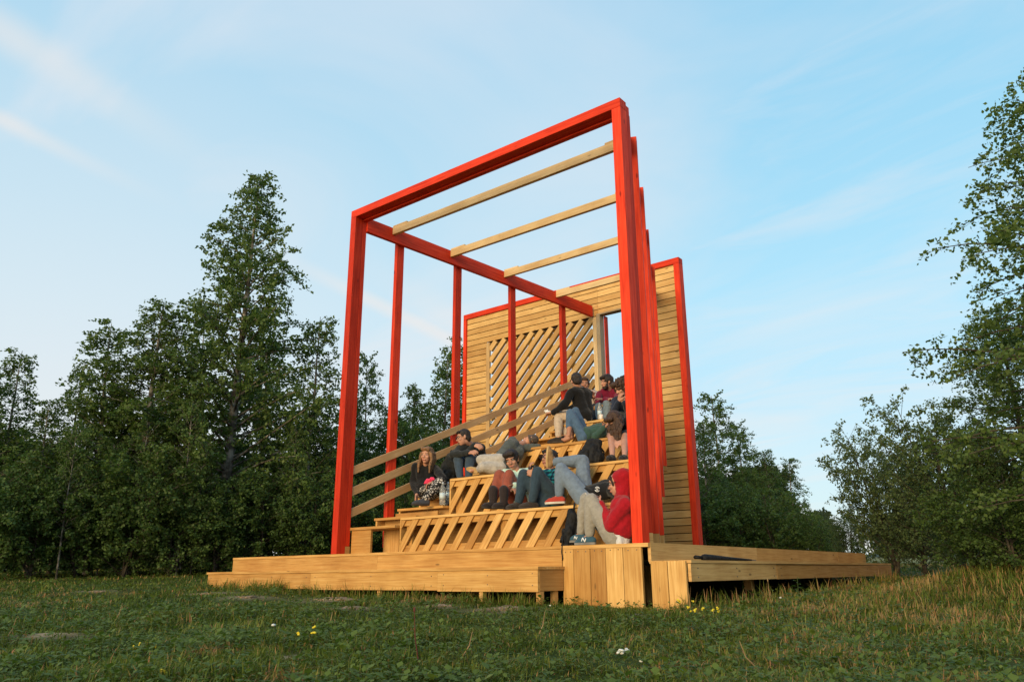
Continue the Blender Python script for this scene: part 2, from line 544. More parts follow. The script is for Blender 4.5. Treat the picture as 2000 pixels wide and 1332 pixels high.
# ------------------------------------------------------------------ back wall
D = 5.70
wall = thing('back_wall', (-.25, D, 0), 'red edged plank wall with a slanted lattice and tall doorway behind the seats', 'wall')
WX0, WX1, WZ = -2.935, 2.445, 5.345
DX0, DX1, DZ = .66, 1.80, 4.60
FB = .115
for xa, xb in ((WX0, WX0 + .085), (WX1 - FB, WX1)):
    mb = MB(); mb.box(xa, xb, D - .03, D + .13, .002, WZ - FB - .002); mb.build('frame_post', RED, wall, bevel=.004)
mb = MB(); mb.box(WX0, WX1, D - .03, D + .13, WZ - FB, WZ); mb.build('frame_top', RED, wall, bevel=.004)
LX0, LX1 = -2.27, .495
mb = MB()
z = WZ - FB - .004
hb = .128
while z - hb > 0:
    z0 = z - hb + .014
    if z0 >= DZ - .02:
        segs = [(WX0 + .087, .62), (.623, WX1 - FB - .002)]
    else:
        segs = [(WX0 + .087, LX0 - .006), (DX1 + .03, WX1 - FB - .002)]
        if z < 2.25: segs = [(WX0 + .087, -.6), (-.597, WX1 - FB - .002)]
    for a, b in segs: mb.box(a, b, D + .012, D + .036, z0, z)
    z -= hb
mb.build('plank_cladding', PINE, wall)
mb = MB()                                             # studs behind the cladding, then an added sheet painting shade into its gaps
for xx in (-2.6, -1.5, 2.1):
    mb.box(xx - .03, xx + .03, D + .05, D + .10, .01, 4.58 if xx < 0 and xx > -2 else WZ - FB - .01)
mb.box(WX0 + .09, WX1 - FB - .01, D + .05, D + .10, DZ + .035, DZ + .11)
mb.box(WX0 + .09, LX0, D + .05, D + .10, 2.1, 2.2)
mb.build('stud', WOODG, wall)
mb = MB(); mb.box(WX0 + .09, LX0 - .01, D + .0375, D + .046, .02, WZ - FB - .01); mb.box(LX0 - .008, WX1 - FB - .003, D + .0375, D + .046, DZ + .03, WZ - FB - .012); mb.box(DX1 + .032, WX1 - FB - .004, D + .0375, D + .046, .02, DZ + .028); mb.box(LX0 - .008, LX1 + .08, D + .062, D + .07, DZ - .12, DZ + .028)
mb.build('gap_shade_sheet', GAPDARK, wall)  # added sheet, coloured dark so plank and lattice gaps look shaded
mb = MB(); mb.box(LX0, LX0 + .095, D - .010, D + .036, 1.2, DZ - .03); mb.build('lattice_upright', PALE, wall)
mb = MB(); mb.box(LX1, LX1 + .085, D - .008, D + .036, 1.9, DZ - .025); mb.build('lattice_upright', PALE, wall)
mb = MB()
s = 1.02
xs = LX0 - 3.4
while xs < LX1:
    # slat from z=1.6 upward leaning right
    def zx(x): return 1.6 + (x - xs) * s
    xa = max(LX0 + .097, xs); xb = min(LX1 - .002, xs + (DZ - .03 - 1.6) / s)
    if xb - xa > .12:
        ddir = Vector((1, 0, s)).normalized(); sd = Vector((-s, 0, 1)).normalized() * .058
        pl = [Vector((xa, 0, zx(xa))), Vector((xb, 0, zx(xb)))]
        mb.obox(((xa + xb) / 2, D + .027, (zx(xa) + zx(xb)) / 2), (pl[1] - pl[0]) / 2, sd, Vector((0, .033, 0)))
    xs += .250
mb.build('lattice_slat', PINE, wall)
mb = MB()
for xx in (-1.72, -1.16, -.62, -.08): mb.box(xx - .03, xx + .03, D + .102, D + .16, 1.6, DZ + .018)
mb.build('lattice_stud', WOOD, wall)
mb = MB(); mb.box(LX1 + .087, DX0 + .002, D - .006, D + .14, 2.30, DZ - .002); jl = mb.build('door_jamb', SILVER, wall)
mb = MB(); mb.box(DX0 + .004, DX0 + .035, D + .143, D + .24, 2.30, DZ); mb.build('door_reveal', RED, jl)
mb = MB(); mb.box(DX1, DX1 + .03, D - .006, D + .14, 2.30, DZ - .002); mb.build('door_jamb', SILVER, wall)
mb = MB(); mb.box(LX1 + .09, DX1 + .03, D - .004, D + .14, DZ, DZ + .03); mb.build('door_head', SILVER, wall)
# ------------------------------------------------------------------ light, sky
SUN_AZ = math.atan2(.17, -1.0)        # where the sun stands: low, behind the camera
SUN_EL = R(15)
sun_vec = Vector((math.sin(SUN_AZ) * math.cos(SUN_EL), math.cos(SUN_AZ) * math.cos(SUN_EL), math.sin(SUN_EL)))
sd = bpy.data.lights.new('sun', 'SUN'); sd.energy = 2.5; sd.angle = R(34); sd.color = (1.0, .72, .37)
so = bpy.data.objects.new('sun', sd); COL.objects.link(so)
so.rotation_euler = sun_vec.to_track_quat('Z', 'Y').to_euler()
so.location = (0, -20, 12)

world = bpy.data.worlds.new('World'); scene.world = world; world.use_nodes = True
nt = world.node_tree
bg = nt.nodes['Background']
sky = nd(nt, 'ShaderNodeTexSky', sky_type='NISHITA')
sky.sun_disc = False; sky.sun_elevation = SUN_EL; sky.sun_rotation = SUN_AZ
sky.altitude = 0; sky.air_density = 1.0; sky.dust_density = 0.1; sky.ozone_density = 3.0
tc = nd(nt, 'ShaderNodeTexCoord')
sep = nd(nt, 'ShaderNodeSeparateXYZ'); nt.links.new(tc.outputs['Generated'], sep.inputs[0])
den = math_n(nt, 'ADD', math_n(nt, 'MAXIMUM', sep.outputs[2], 0.0), 0.22)
cx = math_n(nt, 'DIVIDE', sep.outputs[0], den); cy = math_n(nt, 'DIVIDE', sep.outputs[1], den)
cmb = nd(nt, 'ShaderNodeCombineXYZ'); nt.links.new(cx, cmb.inputs[0]); nt.links.new(cy, cmb.inputs[1])
mp = nd(nt, 'ShaderNodeMapping'); mp.inputs['Rotation'].default_value = (0, 0, R(35)); mp.inputs['Scale'].default_value = (.55, 1.1, 1)
nt.links.new(cmb.outputs[0], mp.inputs[0])
n1 = nd(nt, 'ShaderNodeTexNoise'); n1.inputs['Scale'].default_value = 1.3; n1.inputs['Detail'].default_value = 7; n1.inputs['Roughness'].default_value = .5; n1.inputs['Distortion'].default_value = .7
nt.links.new(mp.outputs[0], n1.inputs['Vector'])
cl = ramp(nt, n1.outputs[0], [(0.46, (0, 0, 0)), (0.66, (1, 1, 1))])
# more veil low down and to the left
CL = Vector((ray(150, 900))).normalized()
dotn = nd(nt, 'ShaderNodeVectorMath', operation='DOT_PRODUCT'); nt.links.new(tc.outputs['Generated'], dotn.inputs[0]); dotn.inputs[1].default_value = CL
veil = ramp(nt, dotn.outputs['Value'], [(0.78, (0, 0, 0)), (1.0, (.66, .66, .66))])
low = ramp(nt, sep.outputs[2], [(0.0, (.50, .50, .50)), (0.4, (.0, .0, .0))])
mp2 = nd(nt, 'ShaderNodeMapping'); mp2.inputs['Rotation'].default_value = (0, 0, R(-20)); mp2.inputs['Scale'].default_value = (.8, 2.6, 1); mp2.inputs['Location'].default_value = (3.1, 1.7, 0)
nt.links.new(cmb.outputs[0], mp2.inputs[0])
n5 = nd(nt, 'ShaderNodeTexNoise'); n5.inputs['Scale'].default_value = 2.2; n5.inputs['Detail'].default_value = 8; n5.inputs['Roughness'].default_value = .58; n5.inputs['Distortion'].default_value = 1.1
nt.links.new(mp2.outputs[0], n5.inputs['Vector'])
cl2 = ramp(nt, n5.outputs[0], [(.44, (0, 0, 0)), (.80, (1, 1, 1))])
fac = math_n(nt, 'MAXIMUM', math_n(nt, 'MULTIPLY', cl, .72), math_n(nt, 'MULTIPLY', cl2, .55))
fac = math_n(nt, 'MAXIMUM', fac, veil)
fac = math_n(nt, 'ADD', fac, math_n(nt, 'MULTIPLY', low, .55))
# two old vapour trails
def band(p, q, width, amount, lo, hi):
    a, b = ray(*p).normalized(), ray(*q).normalized()
    nrm = a.cross(b).normalized()
    dn = nd(nt, 'ShaderNodeVectorMath', operation='DOT_PRODUCT'); nt.links.new(tc.outputs['Generated'], dn.inputs[0]); dn.inputs[1].default_value = nrm
    wob = math_n(nt, 'MULTIPLY', math_n(nt, 'SUBTRACT', n1.outputs[0], .5), width * .6)
    dist = math_n(nt, 'ABSOLUTE', math_n(nt, 'ADD', dn.outputs['Value'], wob))
    core = ramp(nt, math_n(nt, 'DIVIDE', dist, width), [(0.0, (1, 1, 1)), (1.0, (0, 0, 0))], 'EASE')
    en = nd(nt, 'ShaderNodeVectorMath', operation='DOT_PRODUCT'); nt.links.new(tc.outputs['Generated'], en.inputs[0]); en.inputs[1].default_value = b
    ab = a.dot(b)
    ext = ramp(nt, math_n(nt, 'DIVIDE', math_n(nt, 'SUBTRACT', en.outputs['Value'], ab), 1 - ab), [(.25, (1, 1, 1)), (1.0, (0, 0, 0))])
    return math_n(nt, 'MULTIPLY', math_n(nt, 'MULTIPLY', core, ext), amount)
trail = math_n(nt, 'MAXIMUM', band((-60, 20), (560, 420), .033, .44, 0, 0), band((-60, 205), (400, 430), .015, .50, 0, 0))
fac = math_n(nt, 'MINIMUM', fac, .92)
KS = 1.14 / .2274
def kc(r, g, b): return (r * KS, g * KS, b * KS)
air = ramp(nt, sep.outputs[2], [(0.0, kc(.50, .66, .70)), (0.14, kc(.53, .74, .80)), (0.30, kc(.43, .76, .89)), (0.62, kc(.31, .655, .87)), (1.0, kc(.15, .42, .73))])
nis = nd(nt, 'ShaderNodeVectorMath', operation='SCALE'); nt.links.new(sky.outputs[0], nis.inputs[0]); nis.inputs['Scale'].default_value = .8
base = mixc(nt, .2, air, nis.outputs[0])
warm = ramp(nt, sep.outputs[2], [(0.0, kc(.78, .77, .74)), (0.25, kc(.71, .74, .77)), (.6, kc(.64, .70, .77))])
final = mixc(nt, fac, base, warm)
final = mixc(nt, trail, final, kc(.80, .74, .70))
nt.links.new(final, bg.inputs['Color'])
bg.inputs['Strength'].default_value = 0.15

vs = scene.view_settings
vs.view_transform = 'Standard'; vs.look = 'None'; vs.exposure = 0.6; vs.gamma = 1
scene.cycles.use_denoising = True
scene.cycles.max_bounces = 8
scene.cycles.transparent_max_bounces = 6

# ------------------------------------------------------------------ numpy mesh helper
def np_mesh(name, verts, quads, tint, mat, parent=None, smooth=False):
    me = bpy.data.meshes.new(name)
    nv, nf = len(verts), len(quads)
    k = quads.shape[1]
    me.vertices.add(nv); me.vertices.foreach_set('co', np.ascontiguousarray(verts, np.float32).ravel())
    me.loops.add(nf * k); me.loops.foreach_set('vertex_index', np.ascontiguousarray(quads, np.int32).ravel())
    me.polygons.add(nf); me.polygons.foreach_set('loop_start', np.arange(0, nf * k, k, dtype=np.int32))
    me.polygons.foreach_set('loop_total', np.full(nf, k, np.int32))
    a = me.attributes.new('tint', 'FLOAT', 'FACE'); a.data.foreach_set('value', np.ascontiguousarray(tint, np.float32))
    me.update(calc_edges=True)
    me.materials.append(mat)
    if smooth: me.polygons.foreach_set('use_smooth', np.ones(nf, bool))
    o = bpy.data.objects.new(name, me); COL.objects.link(o); o.parent = parent
    return o


# ------------------------------------------------------------------ ground
SAND = [(190, 1156, .16), (415, 1160, .18), (480, 1167, .18), (655, 1173, .30), (690, 1190, .22), (860, 1184, .17), (985, 1191, .25),
        (95, 1243, .16), (1240, 1203, .14), (568, 1287, .13), (1190, 1180, .10), (740, 1190, .12)]


def ground_hit(px, py):
    d = ray(px, py); lo, hi = 0.5, 60.0
    t = lo
    while t < 60:
        P = CPOS + d * t
        if P.z < gz(P.x, P.y): break
        t += .02
    return CPOS + d * t


SANDP = [(ground_hit(a, b), r) for a, b, r in SAND]
nx = np.concatenate([np.linspace(-600, -32, 26), np.linspace(-30, 30, 201), np.linspace(32, 600, 26)])
ny = np.concatenate([np.linspace(-60, -14, 10), np.linspace(-13, 30, 173), np.linspace(32, 900, 30)])
X, Y = np.meshgrid(nx, ny)
Z = ground_z(X, Y)
far = np.maximum(0, np.hypot(X, Y) - 45)
Z = Z + np.minimum(far * .010, 1.2) * sstep(0, 30, X)
for P, r in SANDP:
    Z += .035 * np.exp(-((X - P.x) ** 2 + (Y - P.y) ** 2) / (r * r * .6))
V = np.stack([X, Y, Z], -1).reshape(-1, 3)
ncol = len(nx); ii = np.arange(len(ny) - 1)[:, None] * ncol + np.arange(ncol - 1)[None, :]
Q = np.stack([ii, ii + 1, ii + ncol + 1, ii + ncol], -1).reshape(-1, 4)
gm, nt, bs = new_mat('meadow_soil')
tcn = nd(nt, 'ShaderNodeTexCoord')
n1 = nd(nt, 'ShaderNodeTexNoise'); n1.inputs['Scale'].default_value = 9; n1.inputs['Detail'].default_value = 6
n2 = nd(nt, 'ShaderNodeTexNoise'); n2.inputs['Scale'].default_value = .5; n2.inputs['Detail'].default_value = 4
for n_ in (n1, n2): nt.links.new(tcn.outputs['Object'], n_.inputs['Vector'])
c = ramp(nt, n1.outputs[0], [(.35, (.030, .042, .010)), (.6, (.060, .080, .020)), (.8, (.11, .095, .04))])
dry = ramp(nt, n2.outputs[0], [(.5, (0, 0, 0)), (.7, (.5, .5, .5))])
c = mixc(nt, dry, c, (.10, .075, .035))
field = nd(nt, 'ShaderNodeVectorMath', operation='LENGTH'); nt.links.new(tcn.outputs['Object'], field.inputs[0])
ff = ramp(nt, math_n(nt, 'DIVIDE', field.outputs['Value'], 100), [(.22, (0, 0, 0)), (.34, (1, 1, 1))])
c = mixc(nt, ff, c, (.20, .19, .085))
sa = nd(nt, 'ShaderNodeAttribute', attribute_name='sand')
sm = math_n(nt, 'MULTIPLY', sa.outputs['Fac'], ramp(nt, n1.outputs[0], [(.30, (.2, .2, .2)), (.5, (1, 1, 1))]))
c = mixc(nt, sm, c, (.36, .26, .17))
nt.links.new(c, bs.inputs['Base Color']); bs.inputs['Roughness'].default_value = .95; bs.inputs['Specular IOR Level'].default_value = .05
ground = np_mesh('ground', V, Q, np.zeros(len(Q)), gm, smooth=True)
sandv = np.zeros(len(V))
for P, r in SANDP: sandv = np.maximum(sandv, np.exp(-((V[:, 0] - P.x) ** 2 + (V[:, 1] - P.y) ** 2) / (r * r)) * 1.5)
a = ground.data.attributes.new('sand', 'FLOAT', 'POINT'); a.data.foreach_set('value', np.clip(sandv, 0, 1).astype(np.float32))
tag(ground, kind='structure')

# low mounds of pale soil, thrown up by moles
SOILM = noise_mat('pale_soil', (.17, .11, .068), (.38, .27, .18), 34, .95, .05, .5)


def mound(P, r, i):
    bm = bmesh.new()
    bmesh.ops.create_icosphere(bm, subdivisions=4, radius=1)
    for v in bm.verts:
        n = mnoise.noise(v.co * 2.2 + Vector((i * 7.1, 0, 0)))
        n2_ = mnoise.noise(v.co * 6 + Vector((0, i * 3.3, 0)))
        k = 1 + .28 * n + .12 * n2_
        v.co = Vector((v.co.x * r * 1.25 * k, v.co.y * r * k, max(v.co.z, -.3) * r * .20 * (k + .35 * n2_)))
    me = bpy.data.meshes.new('soil_mound'); bm.to_mesh(me); bm.free(); me.materials.append(SOILM)
    me.polygons.foreach_set('use_smooth', [True] * len(me.polygons))
    o = bpy.data.objects.new('soil_mound', me); COL.objects.link(o); o.location = P; o.rotation_euler.z = i * 1.3
    return o


ML = ['small pale soil mound at far left, in front of the dark trees', 'flat pale soil patch just off the left end of the bench step',
      'pale soil patch below the left part of the bench step', 'largest pale soil mound, on the grass before the stage front',
      'low brownish soil heap touching the largest mound', 'small pale soil mound below the middle of the stage front',
      'long pale soil mound under the near end of the bench step', 'pale soil clod low down near the left photo edge',
      'small pale soil mound in front of the upright planks', 'pale bare earth clod near the bottom, left of centre']
for i, (P, r) in enumerate(SANDP[:10]):
    tag(mound(P, r * .62, i), ML[i], 'mound', 'pale soil mounds in the meadow')

# ------------------------------------------------------------------ trees
LEAF_B = leaf_mat('birch_leaf', (.042, .074, .016), (.086, .138, .032), (.155, .205, .06))
LEAF_D = leaf_mat('dark_leaf', (.034, .064, .015), (.070, .120, .028), (.125, .185, .05))
LEAF_S = leaf_mat('sallow_leaf', (.040, .066, .022), (.085, .125, .044), (.15, .195, .085))
BARK = noise_mat('birch_bark', (.07, .06, .048), (.30, .275, .235), 6, .85, .1, .3, (.44, .64))
BARKD = noise_mat('dark_bark', (.035, .03, .024), (.10, .085, .065), 9, .9, .1, .4)


def rot_frames(n, rg):
    v = rg.normal(size=(n, 3)); v /= np.linalg.norm(v, axis=1)[:, None]
    return v


def tree_meshes(seed, H, prof, base, nl, lsize, per_m, up=.55, droop=.35, r0=.09, twig=.55, stems=1, straight=1.0):
    """trunk with limbs (MB) and leaves (verts, quads, tint); prof(t) = crown radius at relative height t"""
    rg = np.random.default_rng(seed)
    wood = MB(); LP = []; LD = []; LT = []
    for st in range(stems):
        lean = rg.normal(0, .02, 2) * straight if stems == 1 else rg.normal(0, .16, 2)
        hs = H * (1 if st == 0 else rg.uniform(.65, .95))
        ts = np.linspace(0, 1, 12)
        wob = np.cumsum(rg.normal(0, .018 * H / 8 * straight, (12, 2)), 0)
        tp = [Vector((lean[0] * t * H + wob[i, 0] - wob[0, 0], lean[1] * t * H + wob[i, 1] - wob[0, 1], hs * t - (.25 if i == 0 else 0))) for i, t in enumerate(ts)]
        rr = [r0 * (1 - t) ** .9 + .007 for t in ts]
        wood.tube(tp, rr, 7)

        def trunk(t):
            f = t * 11; i = min(int(f), 10); return tp[i].lerp(tp[i + 1], f - i)
        n = nl // stems
        for k in range(n):
            t = base + (1 - base) * ((k + rg.random()) / n) ** .92 * .985
            az = k * 2.39996 + rg.normal(0, .35) + st
            L = prof(t) * rg.uniform(.62, 1.12) + .12
            o = trunk(t)
            dirh = np.array([math.cos(az), math.sin(az), 0])
            u = up * rg.uniform(.7, 1.3) + .5 * max(0, t - .7)
            npt = 7
            pts = []
            side = np.array([-dirh[1], dirh[0], 0]) * rg.normal(0, .14)
            for j in range(npt):
                s = j / (npt - 1)
                p = np.array(o) + dirh * L * s * (1 - .12 * s) + side * L * s * s + np.array([0, 0, L * (u * s - droop * s * s)])
                pts.append(p)
            rl = max(.005, rr[min(int(t * 11), 11)] * .28)
            wood.tube([Vector(p) for p in pts], [rl * (1 - .85 * j / (npt - 1)) + .002 for j in range(npt)], 4, cap=False)
            pts = np.array(pts)
            nt_ = max(3, int(L * 6.5))
            bright = rg.normal(0, .10)
            for q in range(nt_):
                s = .18 + .82 * (q + rg.random()) / nt_
                f = s * (npt - 1); i = min(int(f), npt - 2)
                b = pts[i] + (pts[i + 1] - pts[i]) * (f - i)
                tl = twig * rg.uniform(.5, 1.15) * (1.05 - .5 * s)
                d = dirh * rg.uniform(.2, 1.0) + rg.normal(0, .65, 3) + np.array([0, 0, .12])
                d /= np.linalg.norm(d)
                nleaf = max(3, int(tl * per_m))
                ss = rg.random(nleaf) ** .8
                pos = b + np.outer(ss * tl, d) + np.outer(-(ss ** 2) * tl * .35, [0, 0, 1]) + rg.normal(0, .035 + .05 * (lsize > .1), (nleaf, 3))
                LP.append(pos); LT.append(np.clip(rg.normal(.5 + bright, .2, nleaf), 0, 1))
                if lsize < .12 and q % 2 == 0:
                    e = b + d * tl - np.array([0, 0, tl * .35])
                    wood.tube([Vector(b), Vector((b + e) / 2 + np.array([0, 0, tl * .06])), Vector(e)], [.004, .003, .0015], 3, cap=False)
    P = np.concatenate(LP); T = np.concatenate(LT); n = len(P)
    s = lsize * rg.uniform(.65, 1.3, n)[:, None]
    a = rot_frames(n, rg); a[:, 2] -= .45; a /= np.linalg.norm(a, axis=1)[:, None]
    b = rot_frames(n, rg); b = np.cross(a, b); b /= np.maximum(np.linalg.norm(b, axis=1)[:, None], 1e-6)
    c = np.cross(a, b)
    Vv = np.empty((n, 4, 3))
    Vv[:, 0] = P; Vv[:, 1] = P + a * s * .45 + b * s * .36 + c * s * .06; Vv[:, 2] = P + a * s; Vv[:, 3] = P + a * s * .45 - b * s * .36 + c * s * .06
    Qq = np.arange(n * 4).reshape(n, 4)
    return wood, Vv.reshape(-1, 3), Qq, T


TREE = {}


def make_tree(key, mat, bark, *args, **kw):
    wood, V_, Q_, T_ = tree_meshes(*args, **kw)
    tr = wood.build('trunk', bark, None, smooth=True)
    cr = np_mesh('crown', V_, Q_, T_, mat)
    tm, cm = tr.data, cr.data
    bpy.data.objects.remove(tr); bpy.data.objects.remove(cr)
    TREE[key] = (tm, cm)


def plant_tree(key, name, P, s, rz, label, cat='tree', group=None, sx=1.0):
    root = thing(name, P, label, cat, group)
    root.rotation_euler.z = rz; root.scale = (s * sx, s * sx, s)
    for nm, me in zip(('trunk', 'crown'), TREE[key]):
        o = bpy.data.objects.new(nm, me); COL.objects.link(o); o.parent = root
    return root


def cone(w, p=.8, b=.12):
    return lambda t: w * min(1.0, ((1 - t) / (1 - b)) ** p) * min(1, .45 + t * 2.6)


make_tree('big', LEAF_B, BARK, 3, 10.0, cone(2.95, .86, .12), .06, 168, .076, 74, up=.55, droop=.25, r0=.12, twig=.62, straight=.15)
make_tree('slim', LEAF_B, BARK, 5, 7.0, cone(1.5, .95), .08, 84, .078, 62, up=.85, droop=.22, r0=.07, twig=.62)
make_tree('slimb', LEAF_D, BARK, 15, 6.5, cone(1.5, .82), .04, 84, .080, 62, up=.9, droop=.25, r0=.06, twig=.62)
make_tree('round', LEAF_D, BARKD, 8, 6.0, lambda t: 2.0 * math.sin(math.pi * min(1, max(.04, t * .93 + .05))) ** .6, .05, 105, .078, 84, up=.6, droop=.3, r0=.10, twig=.55)
make_tree('shrub', LEAF_D, BARKD, 9, 2.4, lambda t: 1.15 * math.sin(math.pi * min(1, max(.05, t * .85 + .14))) ** .5, .02, 70, .066, 90, up=.8, droop=.3, r0=.025, twig=.45, stems=3)
make_tree('sallow', LEAF_S, BARKD, 21, 4.2, lambda t: 1.7 * math.sin(math.pi * min(1, max(.05, t * .8 + .16))) ** .6, .03, 110, .075, 60, up=1.0, droop=.25, r0=.05, twig=.5, stems=4)
make_tree('near', LEAF_B, BARKD, 33, 6.6, cone(2.35, .62, .2), .05, 120, .056, 84, up=.5, droop=.38, r0=.10, twig=.66)


def top_scale(px_top, py_top, P, hmodel):
    """scale that lifts the model's tip to the sight line of its top"""
    d = ray(px_top, py_top); dh = math.hypot(d.x, d.y)
    t = math.hypot(P.x - CPOS.x, P.y - CPOS.y) / dh
    return (CPOS.z + d.z * t - P.z) / hmodel


def row(key, hm, name, items, cat='tree', group=None):
    for k, (px, py, dist, lab, sx) in enumerate(items):
        P = polar(px, dist, py)
        s = top_scale(px, py, P, hm * .985)
        plant_tree(key, name, P, s, (px * 1.7) % 6.28, lab, cat, group, sx)


GL = 'birches of the dark wood left of the stage'
row('big', 10.0, 'birch_tree', [(500, 352, 19, 'tallest pointed birch, standing left of the red frame', 1.12), (318, 600, 18.6, 'broad lower birch merging into the left slope of the tallest birch', 1.6)], group=GL)
row('slim', 7.0, 'birch_tree', [
    (240, 640, 18.8, 'outermost birch on the left slope of the tallest birch', 1.35),
    (55, 690, 19, 'slender pointed birch second from the left photo edge', 1.15),
    (160, 715, 20, 'thin topped birch in the gap between the left birches', 1.0),
    (618, 630, 19.6, 'birch on the right flank of the tallest birch, beside the red post', 1.1)], group=GL)
row('slimb', 6.5, 'birch_tree', [
    (-30, 720, 18.5, 'dark birch cut off by the left photo edge', 1.3),
    (108, 790, 18, 'low dark birch between the two slender left birches', 1.2),
    (228, 760, 19, 'dark birch at the left foot of the tallest birch slope', 1.3),
    (410, 640, 22, 'dark birch behind the tallest birch, left of its trunk', 1.3),
    (540, 660, 22, 'dark birch behind the tallest birch, right of its trunk', 1.3),
    (720, 700, 24, 'sparse birch seen between the first two red side posts', .8),
    (695, 790, 21, 'dark birch behind the stair railing by the front red post', 1.3)], group=GL)
row('round', 6.0, 'broadleaf_tree', [
    (20, 850, 20, 'round dark tree low at the far left photo edge', 1.1), (265, 830, 21, 'round dark tree behind the left slope of the tallest birch', 1.2),
    (590, 830, 20, 'round dark tree just left of the front red post', 1.1)], group='broadleaf trees in the left wood')
GM = 'young trees behind the stage'
row('slim', 7.0, 'birch_tree', [
    (800, 752, 25, 'pale young birch between the second and third red side posts', 1.1),
    (862, 712, 25, 'young birch rising just left of the back wall', 1.2),
    (905, 672, 27, 'young birch whose tip shows beside the left edge of the back wall', 1.1),
    (1182, 735, 26, 'thin birch tip showing through the tall doorway', .8)], group=GM)
row('slimb', 6.5, 'birch_tree', [
    (760, 800, 23, 'dark young birch behind the railing and second red post', 1.3), (835, 800, 22.5, 'dark young birch behind the railing, below the lattice wall', 1.3),
    (950, 800, 26, 'young birch behind the lattice of the back wall', 1.3), (1080, 815, 27, 'young birch behind the right half of the lattice', 1.3)], group=GM)
row('round', 6.0, 'broadleaf_tree', [(790, 830, 21, 'round bushy tree behind the stair railing', 1.2)], group=GM)
GR = 'trees behind the right wing of the stage'
row('slimb', 6.5, 'birch_tree', [
    (1392, 775, 24, 'tall dark birch just right of the back wall', 1.25), (1440, 830, 25, 'second dark birch right of the back wall', 1.2),
    (1365, 830, 22, 'dark birch half hidden by the right red post of the wall', 1.2),
    (1500, 885, 25, 'dark birch above the middle of the right stage wing', 1.3), (1538, 900, 26, 'dark birch ending the right hand clump', 1.2)], group=GR)
row('round', 6.0, 'broadleaf_tree', [(1460, 925, 23, 'round dark tree above the right stage wing', 1.0), (1572, 1000, 24, 'low dark tree near the end of the right stage wing', 1.0)], group=GR)
GS = 'grey green sallow bushes on the right bank'
row('sallow', 4.2, 'sallow_bush', [
    (1715, 850, 15.5, 'leafy sallow bush left of the tall right hand trees, against the sky', .92),
    (1650, 1000, 19, 'low sallow bush just beyond the right end of the stage', 1.0),
    (1775, 905, 15, 'sallow bush in the middle of the right hand thicket', 1.0),
    (1830, 800, 13.5, 'taller sallow bush below the big birch crown', .95),
    (1930, 860, 11.5, 'sallow bush under the big birch at the right photo edge', .9)], 'bush', GS)
row('near', 6.6, 'birch_tree', [(2050, 165, 10.2, 'large near birch reaching in from the right photo edge', 1.10)])
row('near', 6.6, 'birch_tree', [(1950, 610, 11.8, 'shorter birch under the large near birch on the right', 1.25)])
for k, (px, dist, h, lab) in enumerate([
        (-60, 17, 2.6, 'low shrub at the left photo edge before the wood'), (60, 17.3, 2.3, 'low shrub at the foot of the slender left birch'), (150, 17.6, 2.5, 'low shrub at the wood edge between the left birches'),
        (240, 17.3, 2.6, 'low shrub below the outermost birch of the tall slope'), (330, 17.2, 2.4, 'low shrub left of the tallest birch trunk'), (420, 17.4, 2.4, 'low shrub at the foot of the tallest birch'),
        (510, 17.6, 2.6, 'low shrub above the left end of the stage'), (600, 17.8, 2.6, 'low shrub behind the stage beside the front red post'),
        (690, 18.5, 2.5, 'low shrub behind the stair'), (770, 19, 2.6, 'low shrub behind the second red side post'), (850, 20, 2.8, 'low shrub behind the seated pair'),
        (1385, 20, 2.6, 'low shrub beside the right post of the back wall'), (1450, 20.5, 2.4, 'low shrub above the right stage wing'), (1520, 21, 2.3, 'low shrub above the far half of the right wing'),
        (1590, 21, 1.5, 'low shrub at the far end of the right wing'), (1900, 11.5, 1.6, 'low shrub on the bank under the big birch'), (1985, 10.5, 1.5, 'low shrub at the right photo edge')]):
    plant_tree('shrub', 'shrub', polar(px, dist), h / 2.4 * .74, k * 1.1, lab, 'shrub', 'undergrowth shrubs at the wood edge', 1.15)

make_tree('sapling', LEAF_D, BARK, 51, 4.6, cone(.95, .7, .3), .22, 46, .072, 60, up=.9, droop=.25, r0=.024, twig=.5)
for k, (px, dist, s_, lab) in enumerate([
        (112, 17.0, .62, 'thin pale trunked sapling at the wood edge, far left'), (247, 17.5, .70, 'thin sapling before the outermost birch of the tall slope'),
        (345, 17.2, .75, 'slim sapling left of the tallest birch trunk'), (372, 17.4, .58, 'pale stemmed sapling under the left side of the tallest birch'),
        (560, 17.8, .66, 'slim sapling above the left end of the stage'), (190, 17.7, .55, 'shortest slim sapling at the wood edge between the left birches')]):
    plant_tree('sapling', 'sapling', polar(px, dist), s_, k * 2.7 + 1, lab, 'tree', 'pale stemmed saplings at the wood edge')

# low wooded hills on the horizon
hx_, hy_ = [], []
az0 = math.atan2(CFW.y, CFW.x)
aa = np.linspace(-.95, .95, 120); rr_ = np.linspace(0, 1, 7)
HV = []
for r_k in rr_:
    for a_ in aa:
        dd = 330 + 160 * r_k
        h_ = 2.6 + 12.0 * math.sin(r_k * math.pi / 2) * (.75 + .25 * math.sin(a_ * 9 + 1) + .12 * math.sin(a_ * 31)) + .8 * math.sin(a_ * 140 + r_k * 9)
        HV.append((CPOS.x + dd * math.cos(az0 - a_), CPOS.y + dd * math.sin(az0 - a_), -1.5 if r_k == 0 else h_))
na = len(aa)
HQ = np.array([[j * na + i, (j + 1) * na + i, (j + 1) * na + i + 1, j * na + i + 1] for j in range(len(rr_) - 1) for i in range(na - 1)])
hills = np_mesh('hills', np.array(HV), HQ, np.zeros(len(HQ)), noise_mat('wooded_hill', (.055, .075, .060), (.11, .13, .105), .12, .95, .02), smooth=True)
tag(hills, kind='structure')

